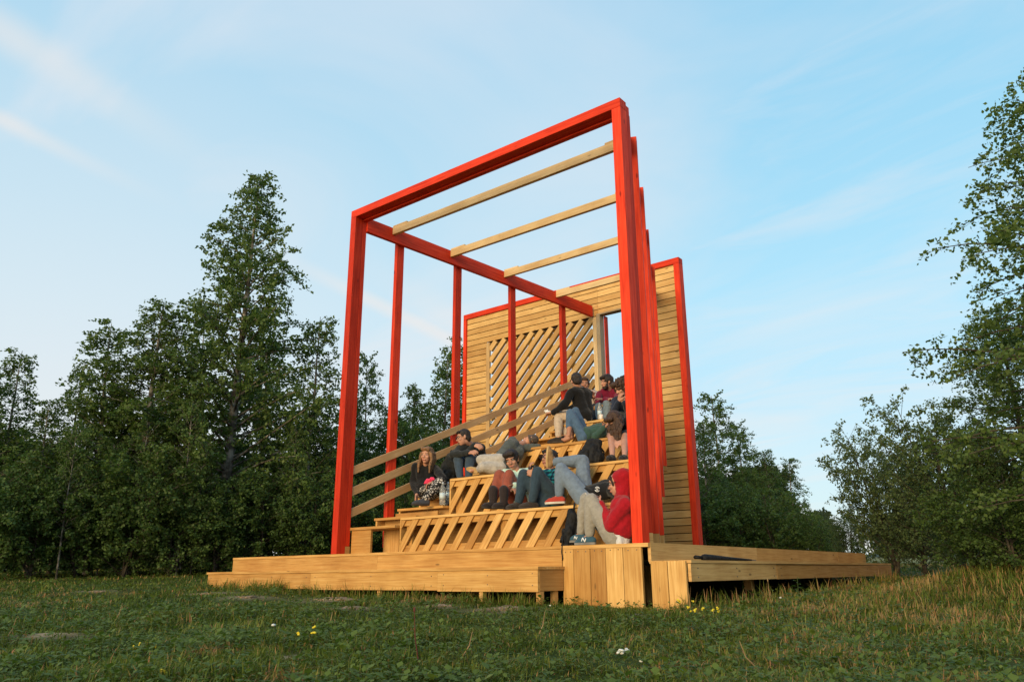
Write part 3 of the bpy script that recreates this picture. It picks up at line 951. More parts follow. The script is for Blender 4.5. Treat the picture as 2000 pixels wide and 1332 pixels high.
# far wood: one mass that nobody could count
fw = tree_meshes(77, 6.0, lambda t: 2.3 * math.sin(math.pi * min(1, max(.05, t * .9 + .06))) ** .6, .02, 60, .34, 16, up=.6, droop=.3, r0=.1, twig=.8)
VV, TT = [], []
rg = np.random.default_rng(5)
FWM = leaf_mat('far_leaf', (.020, .032, .016), (.035, .052, .024), (.06, .08, .04), .3, .3)
for i in range(150):
    px = rg.uniform(-260, 2300)
    if px < 1300: d = rg.uniform(26, 34); s = rg.uniform(.45, .62)
    elif px < 1560: d = rg.uniform(28, 36); s = rg.uniform(.36, .52)
    else: d = rg.uniform(110, 150); s = rg.uniform(.7, 1.25)
    P = polar(px, d)
    if px >= 1560: P.z += .2
    a = rg.uniform(0, 6.28); c_, s_ = math.cos(a), math.sin(a)
    M = np.array([[c_, -s_, 0], [s_, c_, 0], [0, 0, 1]])
    VV.append(fw[1] @ M.T * s + np.array(P)); TT.append(fw[3])
VV = np.concatenate(VV); TT = np.concatenate(TT)
tag(np_mesh('far_woodland', VV, np.arange(len(VV)).reshape(-1, 4), TT, FWM), kind='stuff')

# ------------------------------------------------------------------ grass, weeds
gmat, nt, bs = new_mat('grass_blade')
tn = nd(nt, 'ShaderNodeAttribute', attribute_name='tint')
c = ramp(nt, tn.outputs['Fac'], [(0.0, (.046, .072, .010)), (.35, (.108, .155, .020)), (.62, (.20, .225, .044)), (.76, (.29, .225, .07)), (.88, (.42, .27, .11)), (1.0, (.44, .195, .095))])
nt.links.new(c, bs.inputs['Base Color']); bs.inputs['Roughness'].default_value = .6; bs.inputs['Specular IOR Level'].default_value = .15
tr = nd(nt, 'ShaderNodeBsdfTranslucent'); nt.links.new(c, tr.inputs['Color'])
mx = nd(nt, 'ShaderNodeMixShader'); mx.inputs[0].default_value = .3
nt.links.new(bs.outputs[0], mx.inputs[1]); nt.links.new(tr.outputs[0], mx.inputs[2]); nt.links.new(mx.outputs[0], nt.nodes['Material Output'].inputs['Surface'])


def fbm(x, y, seed=0.0, s=1.0):
    v = np.zeros_like(x); a = 1.0
    for k in range(4):
        f = s * 1.9 ** k
        v += a * np.sin(x * f * 1.3 + 2.1 * np.sin(y * f * .9 + seed + k) + seed * 3 + k) * np.cos(y * f * 1.1 + 1.7 * np.sin(x * f * .8 + k * 2 + seed))
        a *= .6
    return v


def scatter(n, d0, d1, pw, rg, half=.68):
    u = rg.random(n)
    d = (d0 ** (1 - pw) + u * (d1 ** (1 - pw) - d0 ** (1 - pw))) ** (1 / (1 - pw))
    v = ray(1000, 1115); az = math.atan2(v.y, v.x) + rg.uniform(-half, half, n)
    return CPOS.x + d * np.cos(az), CPOS.y + d * np.sin(az), d


def clear_of_deck(x, y):
    """0 inside the footprint of the stage (but for a fringe at its edges), else 1"""
    ins = ((x > XL + .25) & (x < XR - .1) & (y > .05) & (y < YB - .3)) | ((x > -2.0) & (x < 3.6) & (y > -.36) & (y < .1)) | ((x > XR - .2) & (x < 5.0) & (y > .08) & (y < 6.8)) \
        | ((x > 3.6) & (x < 5.08) & (y > -.045) & (y < .1))
    return ~ins


def fringe(n, rg):
    """tufts along the edges of the stage"""
    k = n // 4
    tx = rg.uniform(-2.3, 3.7, 60); tx2 = rg.uniform(-.2, 7.2, 50)
    ax = rg.choice(tx, n - 2 * k) + rg.normal(0, .07, n - 2 * k); ay = rg.uniform(-.60, -.465, n - 2 * k)
    by = rg.choice(tx2, k) + rg.normal(0, .08, k); bx = rg.uniform(5.10, 5.28, k)
    cx = rg.uniform(3.65, 5.1, k); cy = rg.uniform(-.16, -.05, k)
    x = np.concatenate([ax, bx, cx]); y = np.concatenate([ay, by, cy])
    return x, y, np.hypot(x - CPOS.x, y - CPOS.y)


def blades(name, n, d0, d1, pw, hfun, wfun, tfun, seed, bend=.6, nf=0):
    rg = np.random.default_rng(seed)
    x, y, d = scatter(n, d0, d1, pw, rg)
    if nf:
        fx, fy, fd = fringe(nf, rg)
        x = np.concatenate([x, fx]); y = np.concatenate([y, fy]); d = np.concatenate([d, fd]); n += nf
    keep = clear_of_deck(x, y)
    for P, r in SANDP: keep &= (np.hypot((x - P.x), y - P.y) > r * rg.uniform(.15, .9, n))
    x, y, d = x[keep], y[keep], d[keep]; n = len(x)
    z = ground_z(x, y)
    h = hfun(x, y, d, rg); w = wfun(x, y, d, rg)
    az = rg.normal(0, 1.1, n) + 2.5 * fbm(x, y, 4.4, 3.1)
    dx, dy = np.cos(az), np.sin(az)
    lean = rg.uniform(.1, 1.0, n) * bend
    px_, py_ = -dy, dx
    tw = rg.uniform(-.6, .6, n); 
    V = np.empty((n, 6, 3))
    for k, (hh, ll, ww) in enumerate([(0, 0, 1), (.55, .35, .8), (1.0, 1.0, .12)]):
        cx_ = x + dx * lean * h * ll; cy_ = y + dy * lean * h * ll; cz_ = z - .01 + h * hh * np.maximum(1 - .42 * lean * ll, .15)
        V[:, k * 2] = np.stack([cx_ + px_ * w * ww, cy_ + py_ * w * ww, cz_], -1)
        V[:, k * 2 + 1] = np.stack([cx_ - px_ * w * ww, cy_ - py_ * w * ww, cz_], -1)
    b = np.arange(n)[:, None] * 6
    Q = np.concatenate([b + np.array([0, 1, 3, 2]), b + np.array([2, 3, 5, 4])])
    t = tfun(x, y, d, rg); t = np.concatenate([t, t])
    return tag(np_mesh(name, V.reshape(-1, 3), Q, t, gmat), kind='stuff')


def bankf(x, y): return sstep(4.9, 6.6, x) * sstep(-2.0, 2.5, y)


def right_dry(x, y):
    a = np.arctan2(y - CPOS.y, x - CPOS.x) - math.atan2(CFW.y, CFW.x)
    return sstep(-.02, -.34, a)          # towards the right of the view the meadow is drier


def edge_near(x, y):
    e = np.minimum(np.abs(y + .46) + 10 * ((x < -2.3) | (x > 3.75)), np.abs(x - 5.12) + 10 * ((y < -.1) | (y > 7)))
    return np.exp(-(e / .16) ** 2)


def h_short(x, y, d, rg):
    return (rg.uniform(.024, .072, len(x)) * (1 + .35 * fbm(x, y, 1.3, .9).clip(-1, 1.2) + .45 * fbm(x, y, 6.3, 5.2).clip(-1, 1.2)).clip(.2, 3) + .05 * edge_near(x, y) * rg.random(len(x)) + rg.uniform(.0, .12, len(x)) * bankf(x, y) ).clip(.02, .5)


def t_short(x, y, d, rg):
    base = rg.normal(.33, .13, len(x)) + .08 * fbm(x, y, .4, .7) + .10 * fbm(x, y, 7.7, 4.3) + .09 * fbm(x, y, 9.1, 1.7)
    dryp = sstep(.42, 1.15, .75 * fbm(x, y, 2.7, .75) + .5 * fbm(x, y, 3.9, 2.4) + .85 * right_dry(x, y) * rg.random(len(x)))
    isd = rg.random(len(x)) < (.08 + .10 * right_dry(x, y) + .66 * dryp)
    return np.clip(np.where(isd, rg.uniform(.68, 1.0, len(x)), base.clip(0, .66)), 0, 1)


blades('grass', 240000, 3.3, 26, .95, h_short, lambda x, y, d, rg: (.0013 + .00032 * d) * rg.uniform(.7, 1.5, len(x)), t_short, 101, 1.7)


def tall_tint(x, y, d, rg):
    return np.clip(np.where(rg.random(len(x)) < .18 + .34 * right_dry(x, y), rg.uniform(.7, 1.0, len(x)), rg.normal(.42, .12, len(x)).clip(0, .66)), 0, 1)


def h_tall(x, y, d, rg):
    k = (.20 * sstep(.2, 1.0, fbm(x, y, 5.1, 1.1)) * (d < 12) + .75 * bankf(x, y) + .9 * edge_near(x, y) * (rg.random(len(x)) < .5)).clip(0, 1)
    return rg.uniform(.05, .26, len(x)) * k + .012


blades('tall_grass', 42000, 3.8, 22, .9, h_tall, lambda x, y, d, rg: (.0014 + .00030 * d) * rg.uniform(.6, 1.2, len(x)), tall_tint, 202, 1.0, nf=6000)

# broad leaved herbs pressed among the grass
rg = np.random.default_rng(303)
x, y, d = scatter(16000, 3.5, 17, 1.2, rg)
dens = sstep(-.2, .8, fbm(x, y, 8.2, 1.6)) * (1 - .75 * right_dry(x, y))
keep = clear_of_deck(x, y) & (rg.random(len(x)) < .25 + .75 * dens)
for P, r in SANDP: keep &= (np.hypot((x - P.x), y - P.y) > r)
x, y = x[keep], y[keep]; n0 = len(x)
nl = 7
cx_ = np.repeat(x, nl); cy_ = np.repeat(y, nl); N = n0 * nl
size = np.repeat(rg.uniform(.45, 1.0, n0) ** 1.8, nl) * rg.uniform(.025, .070, N)
az = rg.uniform(0, 2 * np.pi, N); el = rg.uniform(.05, .95, N)
a = np.stack([np.cos(az) * np.cos(el), np.sin(az) * np.cos(el), np.sin(el)], -1)
s_ = np.stack([-np.sin(az), np.cos(az), np.zeros(N)], -1)
up_ = np.cross(a, s_)
off = rg.uniform(.0, .05, N)[:, None]
P0 = np.stack([cx_, cy_, ground_z(cx_, cy_) + rg.uniform(.005, .06, N)], -1) + a * off
sz = size[:, None]
V = np.empty((N, 6, 3))
wd = rg.uniform(.26, .42, N)[:, None]
V[:, 0] = P0; V[:, 1] = P0 + a * sz * .45 + s_ * sz * wd - up_ * sz * .06; V[:, 2] = P0 + a * sz * 1.0 - up_ * sz * .0 - np.array([0, 0, 1]) * sz * .25
V[:, 3] = P0 + a * sz * .45 - s_ * sz * wd - up_ * sz * .06; V[:, 4] = P0 + a * sz * .5 + up_ * sz * .02; V[:, 5] = V[:, 4]
b = np.arange(N)[:, None] * 6
Q = np.concatenate([b + np.array([0, 1, 2, 4]), b + np.array([0, 4, 2, 3])])
t = np.repeat(np.clip(rg.normal(.5, .2, n0), 0, 1), nl) * .7 + rg.random(N) * .3
t = np.concatenate([t, t])
HERB = leaf_mat('herb_leaf', (.046, .080, .012), (.105, .155, .026), (.18, .22, .055), .3, 3)
tag(np_mesh('ground_herbs', V.reshape(-1, 3), Q, t, HERB), kind='stuff')
# ------------------------------------------------------------------ soft bodies: overlapping tapered shapes fused into one skin
RK = 1.0


class Blob:
    def __init__(self): self.v, self.f = [], []

    def _add(self, verts, faces):
        n = len(self.v); self.v += verts; self.f += [[n + i for i in fc] for fc in faces]

    def ell(self, c, r, frame=None, nu=14, nv=9):
        c = Vector(c); fr = frame or (Vector((1, 0, 0)), Vector((0, 1, 0)), Vector((0, 0, 1)))
        if not hasattr(r, '__len__'): r = (r, r, r)
        vs, fs = [], []
        def P(a, b): return c + fr[0] * (r[0] * math.cos(a) * math.sin(b)) + fr[1] * (r[1] * math.sin(a) * math.sin(b)) + fr[2] * (r[2] * math.cos(b))
        vs.append(P(0, 0))
        for j in range(1, nv):
            for i in range(nu): vs.append(P(2 * math.pi * i / nu, math.pi * j / nv))
        vs.append(P(0, math.pi))
        flip = fr[0].cross(fr[1]).dot(fr[2]) < 0
        for i in range(nu):
            k = (i + 1) % nu
            fs.append([0, 1 + i, 1 + k]); fs.append([len(vs) - 1, 1 + (nv - 2) * nu + k, 1 + (nv - 2) * nu + i])
            for j in range(nv - 2): fs.append([1 + j * nu + i, 1 + (j + 1) * nu + i, 1 + (j + 1) * nu + k, 1 + j * nu + k])
        if flip: fs = [x[::-1] for x in fs]
        self._add(vs, fs); return self

    def cap(self, p, q, r0, r1, n=10, flat=1.0, flatdir=None):
        """tapered capsule from p (radius r0) to q (radius r1)"""
        p, q = Vector(p), Vector(q); d = q - p
        r0 *= RK; r1 *= RK
        if d.length < 1e-5: return self.ell(p, r0)
        t = d.normalized(); s = t.orthogonal().normalized()
        if flatdir is not None:
            s = Vector(flatdir); s = (s - t * s.dot(t)).normalized()
        w = t.cross(s)
        rings = []
        for k in (-1, -.8, -.45): rings.append((p + t * (r0 * k), r0 * math.sqrt(max(0.0, 1 - k * k)) if k > -1 else r0 * .12))
        rings.append((p, r0)); rings.append((p.lerp(q, .5), (r0 + r1) / 2)); rings.append((q, r1))
        for k in (.45, .8, 1): rings.append((q + t * (r1 * k), r1 * math.sqrt(max(0.0, 1 - k * k)) if k < 1 else r1 * .12))
        vs, fs = [], []
        for c, r in rings:
            for i in range(n):
                a = 2 * math.pi * i / n
                vs.append(c + s * (math.cos(a) * r * flat) + w * (math.sin(a) * r))
        for j in range(len(rings) - 1):
            for i in range(n):
                k = (i + 1) % n
                fs.append([j * n + i, j * n + k, (j + 1) * n + k, (j + 1) * n + i])
        fs.append([i for i in range(n)][::-1]); fs.append([(len(rings) - 1) * n + i for i in range(n)])
        self._add(vs, fs); return self

    def chain(self, pts, rad, n=10):
        for i in range(len(pts) - 1): self.cap(pts[i], pts[i + 1], rad[i], rad[i + 1], n)
        return self

    def build(self, name, mat, parent, voxel=.009, smooth=4, wrinkle=0.0, wscale=14, fn=None, seed=0):
        off = parent_world(parent)
        me = bpy.data.meshes.new(name)
        me.from_pydata([tuple(Vector(v) - off) for v in self.v], [], self.f)
        o = bpy.data.objects.new(name, me); COL.objects.link(o)
        rm = o.modifiers.new('r', 'REMESH'); rm.mode = 'VOXEL'; rm.voxel_size = voxel; rm.use_smooth_shade = True
        if smooth:
            s_ = o.modifiers.new('s', 'SMOOTH'); s_.factor = .5; s_.iterations = smooth
        dg = bpy.context.evaluated_depsgraph_get()
        ev = o.evaluated_get(dg)
        m2 = bpy.data.meshes.new_from_object(ev)
        o.modifiers.clear(); o.data = m2; bpy.data.meshes.remove(me); m2.name = name
        if wrinkle:
            k = len(m2.vertices); co = np.empty(k * 3, np.float32); no = np.empty(k * 3, np.float32)
            m2.vertices.foreach_get('co', co); m2.vertices.foreach_get('normal', no)
            co = co.reshape(-1, 3); no = no.reshape(-1, 3)
            d = np.array([mnoise.noise(Vector((float(c[0]) * wscale, float(c[1]) * wscale, float(c[2]) * wscale * .7 + seed))) - .5 * abs(mnoise.noise(Vector((float(c[0]) * wscale * 2.1 + 7, float(c[1]) * wscale * 2.1, float(c[2]) * wscale * 1.6)))) for c in co])
            co = co + no * (d * wrinkle)[:, None]
            m2.vertices.foreach_set('co', co.astype(np.float32).ravel())
        if fn: fn(m2, off)
        m2.materials.clear(); m2.materials.append(mat)
        m2.polygons.foreach_set('use_smooth', np.ones(len(m2.polygons), bool))
        m2.update()
        o.parent = parent
        return o


SKIN = noise_mat('skin', (.42, .205, .135), (.52, .27, .18), 9, .5, .35)
SKIN2 = noise_mat('skin_tan', (.34, .155, .095), (.43, .21, .135), 9, .5, .35)
HAIRS = {}


def hair_mat(name, c):
    m = noise_mat(name, tuple(v * .55 for v in c), tuple(min(1, v * 1.3) for v in c), 40, .45, .4, .6)
    return m


HB = hair_mat('dark_brown_hair', (.022, .013, .009)); HBR = hair_mat('brown_hair', (.06, .030, .016)); HBL = hair_mat('fair_hair', (.22, .115, .05)); HGR = hair_mat('cropped_hair', (.10, .07, .05))
CLOTH = {}


def cloth(name, c, var=.11, scale=22, rough=.9):
    if name not in CLOTH:
        CLOTH[name] = noise_mat(name, tuple(v * (1 - var) for v in c), tuple(min(1, v * (1 + var)) for v in c), scale, rough, .12, .35, sheen=.15)
    return CLOTH[name]


BLK = (.012, .012, .013)
EYEW = noise_mat('eye_white', (.65, .62, .58), (.7, .67, .62), 3, .3, .5)
EYED = noise_mat('dark_iris', (.012, .009, .007), (.02, .014, .01), 3, .3, .5)
LIP = noise_mat('lips', (.34, .10, .085), (.40, .13, .11), 8, .5, .3)
SPEC = noise_mat('spectacle_frame', (.010, .010, .010), (.02, .018, .018), 5, .35, .5)
RUBBER = noise_mat('shoe_rubber', (.46, .43, .38), (.58, .55, .50), 12, .7, .2)
GUM = noise_mat('tan_sole', (.40, .26, .11), (.50, .34, .16), 12, .7, .2)
DSOLE = noise_mat('dark_sole', (.03, .025, .022), (.06, .05, .045), 12, .8, .2)


def basis(f, u):
    f = Vector(f).normalized(); u = Vector(u); u = (u - f * u.dot(f)).normalized()
    return f.cross(u), f, u                    # right, forward, up


def head_shapes(b, c, f, u, s=1.0, ears=True):
    r, f, u = basis(f, u)
    def P(x, y, z): return Vector(c) + (r * x + f * y + u * z) * s
    fr = (r, f, u)
    b.ell(P(0, -.012, .030), (.073 * s, .094 * s, .090 * s), fr, 18, 12)
    b.ell(P(0, .022, -.030), (.060 * s, .066 * s, .078 * s), fr, 16, 10)
    b.ell(P(0, .048, -.086), (.030 * s, .030 * s, .024 * s), fr)                   # chin
    b.cap(P(0, .072, .022), P(0, .100, -.022), .011 * s, .015 * s, 8)               # nose
    for sx in (-1, 1):
        b.ell(P(.014 * sx, .090, -.026), .010 * s)
        b.ell(P(.040 * sx, .058, -.020), (.024 * s, .022 * s, .022 * s), fr)         # cheek
        b.cap(P(.014 * sx, .078, .034), P(.045 * sx, .066, .034), .012 * s, .010 * s, 8)   # brow
        if ears: b.ell(P(.077 * sx, -.008, -.005), (.011 * s, .022 * s, .032 * s), fr)       # ear
    b.cap(P(-.020, .080, -.060), P(.020, .080, -.060), .011 * s, .011 * s, 8)         # mouth
    return P, (r, f, u)


def face_parts(root, P, fr, s, hair, glasses=False, closed=False):
    r, f, u = fr
    for sx in (-1, 1):
        if not closed:
            b = Blob(); b.ell(P(.032 * sx, .074, .012), (.0125 * s, .0085 * s, .0062 * s), fr, 10, 7)
            e = b.raw('eye', EYEW, root); b = Blob(); b.ell(P(.032 * sx, .0815, .012), (.0062 * s, .0045 * s, .0058 * s), fr, 8, 6); b.raw('iris', EYED, e)
        b = Blob(); b.cap(P(.016 * sx, .0835, .030), P(.048 * sx, .0695, .031), .0048 * s, .0035 * s, 6); b.raw('eyebrow', hair, root)
    b = Blob(); b.cap(P(-.021, .087, -.060), P(.021, .087, -.060), .0065 * s, .0065 * s, 6); b.cap(P(0, .091, -.060), P(0, .091, -.061), .0075 * s, .0065 * s, 6); b.raw('lips', LIP, root)
    if glasses:
        mbg = MB()
        for sx in (-1, 1):
            pts = [P(.034 * sx + .026 * math.cos(a), .103, .010 + .019 * math.sin(a)) for a in np.linspace(0, 2 * math.pi, 15)]
            mbg.tube(pts, .0035 * s, 5, cap=False)
            mbg.tube([P(.060 * sx, .100, .014), P(.078 * sx, .05, .012), P(.082 * sx, -.005, .008)], .003 * s, 5)
        mbg.tube([P(-.009, .104, .014), P(.009, .104, .014)], .003 * s, 5)
        mbg.build('glasses', SPEC, root, smooth=True)


def raw(self, name, mat, parent):
    off = parent_world(parent)
    me = bpy.data.meshes.new(name); me.from_pydata([tuple(Vector(v) - off) for v in self.v], [], self.f)
    me.materials.append(mat); me.polygons.foreach_set('use_smooth', [True] * len(self.f)); me.update()
    o = bpy.data.objects.new(name, me); COL.objects.link(o); o.parent = parent
    return o


Blob.raw = raw


def hand_shapes(b, wr, d, pn, thumb, curl=.5, s=1.0):
    """palm and five separate fingers; d: along the hand, pn: palm normal (towards which fingers curl), thumb: side of the thumb"""
    d = Vector(d).normalized(); pn = Vector(pn); pn = (pn - d * pn.dot(d)).normalized()
    lat = Vector(thumb); lat = (lat - d * lat.dot(d) - pn * lat.dot(pn)).normalized()
    wr = Vector(wr)
    for k in (-1, 0, 1): b.cap(wr + d * .01 * s + lat * (.014 * k * s), wr + d * .078 * s + lat * (.025 * k * s), .018 * s, .014 * s, 8)
    for i, (L, base) in enumerate(((.074, .086), (.084, .089), (.076, .086), (.060, .078))):
        p = wr + d * base * s + lat * ((1.5 - i) * .0205 * s)
        dd = (d + lat * (.10 * (1.5 - i))).normalized()
        ang = 0
        for j, (fl, r0, r1) in enumerate(((.45, .0098, .0090), (.31, .0090, .0082), (.24, .0082, .0070))):
            ang += curl * (.65 if j == 0 else .85) * (1 + .08 * i)
            v = dd * math.cos(ang) + pn * math.sin(ang)
            q = p + v * (L * fl * s)
            b.cap(p, q, r0 * s, r1 * s, 7); p = q
    p = wr + d * .028 * s + lat * .030 * s
    q = p + (d * .6 + lat * .62 + pn * .35 * curl).normalized() * .040 * s
    b.cap(p, q, .0125 * s, .0105 * s, 7)
    q2 = q + (d * .85 + lat * .10 + pn * .5 * curl).normalized() * .034 * s
    b.cap(q, q2, .0105 * s, .0085 * s, 7)


def shoe(root, an, toe, up, mat, sole, name='shoe', s=1.0, boot=False, high=.0):
    """an: ankle joint, toe: tip of the toes, up: direction away from the sole"""
    an, toe, up = Vector(an), Vector(toe), Vector(up).normalized()
    fd = toe - an; fd = (fd - up * fd.dot(up)).normalized()
    lat = fd.cross(up)
    base = an - up * (.078 * s)
    heel = base - fd * .045 * s; L = (toe - base).dot(fd)
    L = .182 * s
    ball = base + fd * (L * .62); tip = base + fd * (L - .03 * s)
    b = Blob()
    b.cap(heel + up * .034 * s, ball + up * .030 * s, .032 * s, .037 * s)
    b.cap(ball + up * .028 * s + lat * .006, tip + up * .020 * s, .037 * s, .024 * s)
    b.cap(an - up * .018, base + fd * (L * .42) + up * .046 * s, .034 * s, .028 * s)
    b.cap(heel + up * .040 * s, an - up * .022 - fd * .01, .033 * s, .034 * s)
    if boot: b.cap(an - up * .02, an + up * (.14 + high), .046 * s, .056 * s)

    def flat(me, off):
        o_ = base - off
        for v in me.vertices:
            h = (v.co - o_).dot(up)
            if h < .006: v.co += up * (.006 - h)
    o = b.build(name, mat, root, .008, 3, fn=flat)
    mb = MB()
    N = 22; ring = []
    for i in range(N):
        a = 2 * math.pi * i / N
        t = .5 - .5 * math.cos(a)
        w = (.029 + .013 * math.sin(math.pi * min(1, t * .9 + .1)) * (1 if t > .3 else .6)) * s * (abs(math.sin(a)) ** .55)
        ring.append(heel - fd * .030 * s + fd * ((L + .047 * s + .024 * s) * t) + lat * (w * (1 if math.sin(a) > 0 else -1)))
    n = len(mb.v)
    for k, (h, g) in enumerate(((0.0, .97), (.022 * s, 1.0))):
        c = sum(ring, Vector()) / N
        for p in ring: mb.v.append(c + (p - c) * g + up * (h - .003))
    mb.f.append([n + i for i in range(N)]); mb.f.append([n + N + i for i in range(N)][::-1])
    for i in range(N): mb.f.append([n + i, n + N + i, n + N + (i + 1) % N, n + (i + 1) % N])
    for fc in mb.f[-(N + 2):]: mb.uv.append([(0, 0)] * len(fc)); mb.t.append(.5); mb.m.append(0)
    so_ = mb.build('sole', sole, o)
    bm = bmesh.new(); bm.from_mesh(so_.data); bmesh.ops.recalc_face_normals(bm, faces=bm.faces); bm.to_mesh(so_.data); bm.free()
    return o


def hair_cap(b, P, fr, s=1.0, vol=0.0, low=False):
    b.ell(P(0, -.024, .044), ((.080 + vol) * s, (.094 + vol) * s, (.088 + vol) * s), fr, 18, 12)
    b.ell(P(0, -.058, -.005), ((.070 + vol) * s, (.055 + vol) * s, (.075 + vol) * s), fr, 14, 9)
    for sx in (-1, 1): b.cap(P(.074 * sx, .012, .030), P(.076 * sx, .004, -.012), .014 * s, .010 * s)
    b.cap(P(-.045, .062, .088), P(.05, .060, .090), (.020 + vol) * s, (.020 + vol) * s)


def V3(t): return Vector(t)


def person(J, label, top, trousers, hair, skin=SKIN, hstyle='short', sleeve='long', legs='long', glasses=False, closed=False, curl=(.6, .6),
           shoes=('dark_shoe', (.03, .025, .022), DSOLE), boots=False, s=1.0, top_name='jumper', trousers_name='trousers', toph=.0, legk=1.0, rise=0.0, palm=None, footup=None, barefoot=False,
           belly=1.0, drawhands=(True, True), tpat=None, ppat=None, shirt=None, hem=.10, beard=False, extra_sleeve=0.0, onlyhead=False):
    """J: joints in world coordinates. Builds the body as one skin and dresses it."""
    global RK
    J = {k: Vector(v) for k, v in J.items()}
    RK = 1.0
    pel = J['pel']
    root = thing('person', pel - Vector((0, 0, .1)), label, 'person', None)
    neck, head = J['neck'], J['head']
    f, u = J['hf'], J['hu']
    sh = [J['shL'], J['shR']]; el = [J['elL'], J['elR']]; wr = [J['wrL'], J['wrR']]
    hp = [J['hipL'], J['hipR']]; kn = [J['knL'], J['knR']]; an = [J['anL'], J['anR']]; toe = [J['toL'], J['toR']]
    mid = pel.lerp(neck, .45); chest = pel.lerp(neck, .74)
    if 'mid' in J: mid = J['mid']
    axis = (neck - pel).normalized()
    ax = (sh[0] - sh[1]).normalized()
    front = ax.cross(axis) * -1.0
    # front is the way the chest faces
    if 'cf' in J and front.dot(J['cf']) < 0: front = -front

    def torso(b, g, rise=0.0):
        hx = (hp[0] - hp[1]).normalized()
        pel = J['pel'] + (mid - J['pel']).normalized() * rise
        b.cap(pel + hx * .055, pel - hx * .055, .105 * belly + g, .105 * belly + g, 12)
        for sx in (-1, 1):
            b.cap(pel + hx * (.06 * sx), mid + ax * (.05 * sx), .098 * belly + g, .090 * belly + g, 12)
            b.cap(mid + ax * (.05 * sx), chest + ax * (.068 * sx), .092 * belly + g, .098 + g, 12)
            b.cap(chest + ax * (.068 * sx), neck + ax * (.045 * sx) - axis * .05, .096 + g, .058 + g, 12)
            S = sh[0] if sx > 0 else sh[1]
            b.cap(neck + ax * .03 * sx - axis * .035, S, .052 + g, .052 + g)
            b.cap(chest + ax * (.07 * sx), S, .085 + g, .052 + g)

    b = Blob()
    P, fr = head_shapes(b, head, f, u, s, hstyle != 'hood')
    RK = .92
    b.cap(neck - axis * .03, P(0, -.022, -.055), .058, .053, 12)
    torso(b, -.012)
    for i in range(2):
        b.cap(sh[i], el[i], .046, .038); b.cap(el[i], el[i].lerp(wr[i], .35), .038, .037); b.cap(el[i].lerp(wr[i], .35), wr[i], .037, .026)
        if drawhands[i]:
            d = (J['hdL'] if i == 0 else J['hdR']) if ('hdL' if i == 0 else 'hdR') in J else (wr[i] - el[i])
            pn = J.get('pnL' if i == 0 else 'pnR', -axis)
            th = J.get('thL' if i == 0 else 'thR', front)
            RK = 1.0; hand_shapes(b, wr[i], d, pn, th, curl[i], s); RK = .92
        q_ = -.014 if legs == 'long' else 0.0
        b.cap(hp[i], hp[i].lerp(kn[i], .4), .074 + q_, .070 + q_); b.cap(hp[i].lerp(kn[i], .4), kn[i], .070 + q_, .051 + q_)
        c1 = kn[i].lerp(an[i], .32)
        b.cap(kn[i], c1, .051 + q_, .053 + q_); b.cap(c1, an[i], .053 + q_, .034)
        fup = (kn[i] - an[i]).normalized() if footup is None else Vector(footup[i])
        hl = an[i] - fup * .045
        if barefoot:
            b.cap(hl, an[i].lerp(toe[i], .6) - fup * .03, .030, .034); b.cap(an[i].lerp(toe[i], .6) - fup * .03, toe[i], .034, .018); b.cap(an[i], an[i].lerp(toe[i], .55) - fup * .02, .034, .028)
        else:
            b.cap(an[i], an[i].lerp(toe[i], .55) - fup * .02, .030, .026)
    b.build('body', skin, root, .0078, 3)
    RK = 1.0
    face_parts(root, P, fr, s, hair, glasses, closed)
    RK = .92
    # top
    tm = tpat or cloth(*top)
    b = Blob(); g = .014 + toph
    torso(b, g, rise)
    if not rise: b.cap(pel + axis * hem * .3 + (hp[0] - hp[1]).normalized() * .06, pel + axis * hem * .3 - (hp[0] - hp[1]).normalized() * .06, .112 * belly + g, .112 * belly + g, 12)
    for i in range(2):
        e_ = extra_sleeve
        if sleeve == 'long':
            w2 = wr[i].lerp(el[i], .06)
            b.cap(sh[i], el[i], .064 + g * .5 + e_, .054 + g * .5 + e_); b.cap(el[i], w2, .054 + g * .5 + e_, .036 + g * .4 + e_ * .4)
            dcu = (w2 - el[i]).normalized(); b.cap(w2 - dcu * .03, w2, .040 + g * .5, .037 + g * .5)
        else:
            b.cap(sh[i], sh[i].lerp(el[i], .55), .066 + g * .5, .062 + g * .6)
    b.build(top_name, tm, root, .0100, 6, wrinkle=.013, wscale=10, seed=len(label))
    RK = 1.0
    if hstyle == 'hood':
        hb = Blob()
        hb.ell(P(0, -.060, .032), (.102 * s, .110 * s, .122 * s), fr, 20, 13)
        hb.ell(P(0, -.10, .085), (.05 * s, .06 * s, .05 * s), fr, 14, 9)
        hb.ell(P(0, -.048, -.055), (.090 * s, .094 * s, .090 * s), fr, 16, 10)
        hb.cap(P(0, -.06, -.08), neck - axis * .03, .085, .098, 14)
        hb.build('hood', tm, root, .010, 5, wrinkle=.014, wscale=13)
        hh = Blob()
        hh.cap(P(-.058, .052, .066), P(.058, .052, .066), .022, .022); hh.cap(P(-.066, .046, .06), P(-.070, .035, -.01), .016, .012); hh.cap(P(.066, .046, .06), P(.070, .035, -.01), .016, .012)
        hh.build('hair', hair, root, .008, 2, wrinkle=.006, wscale=40)
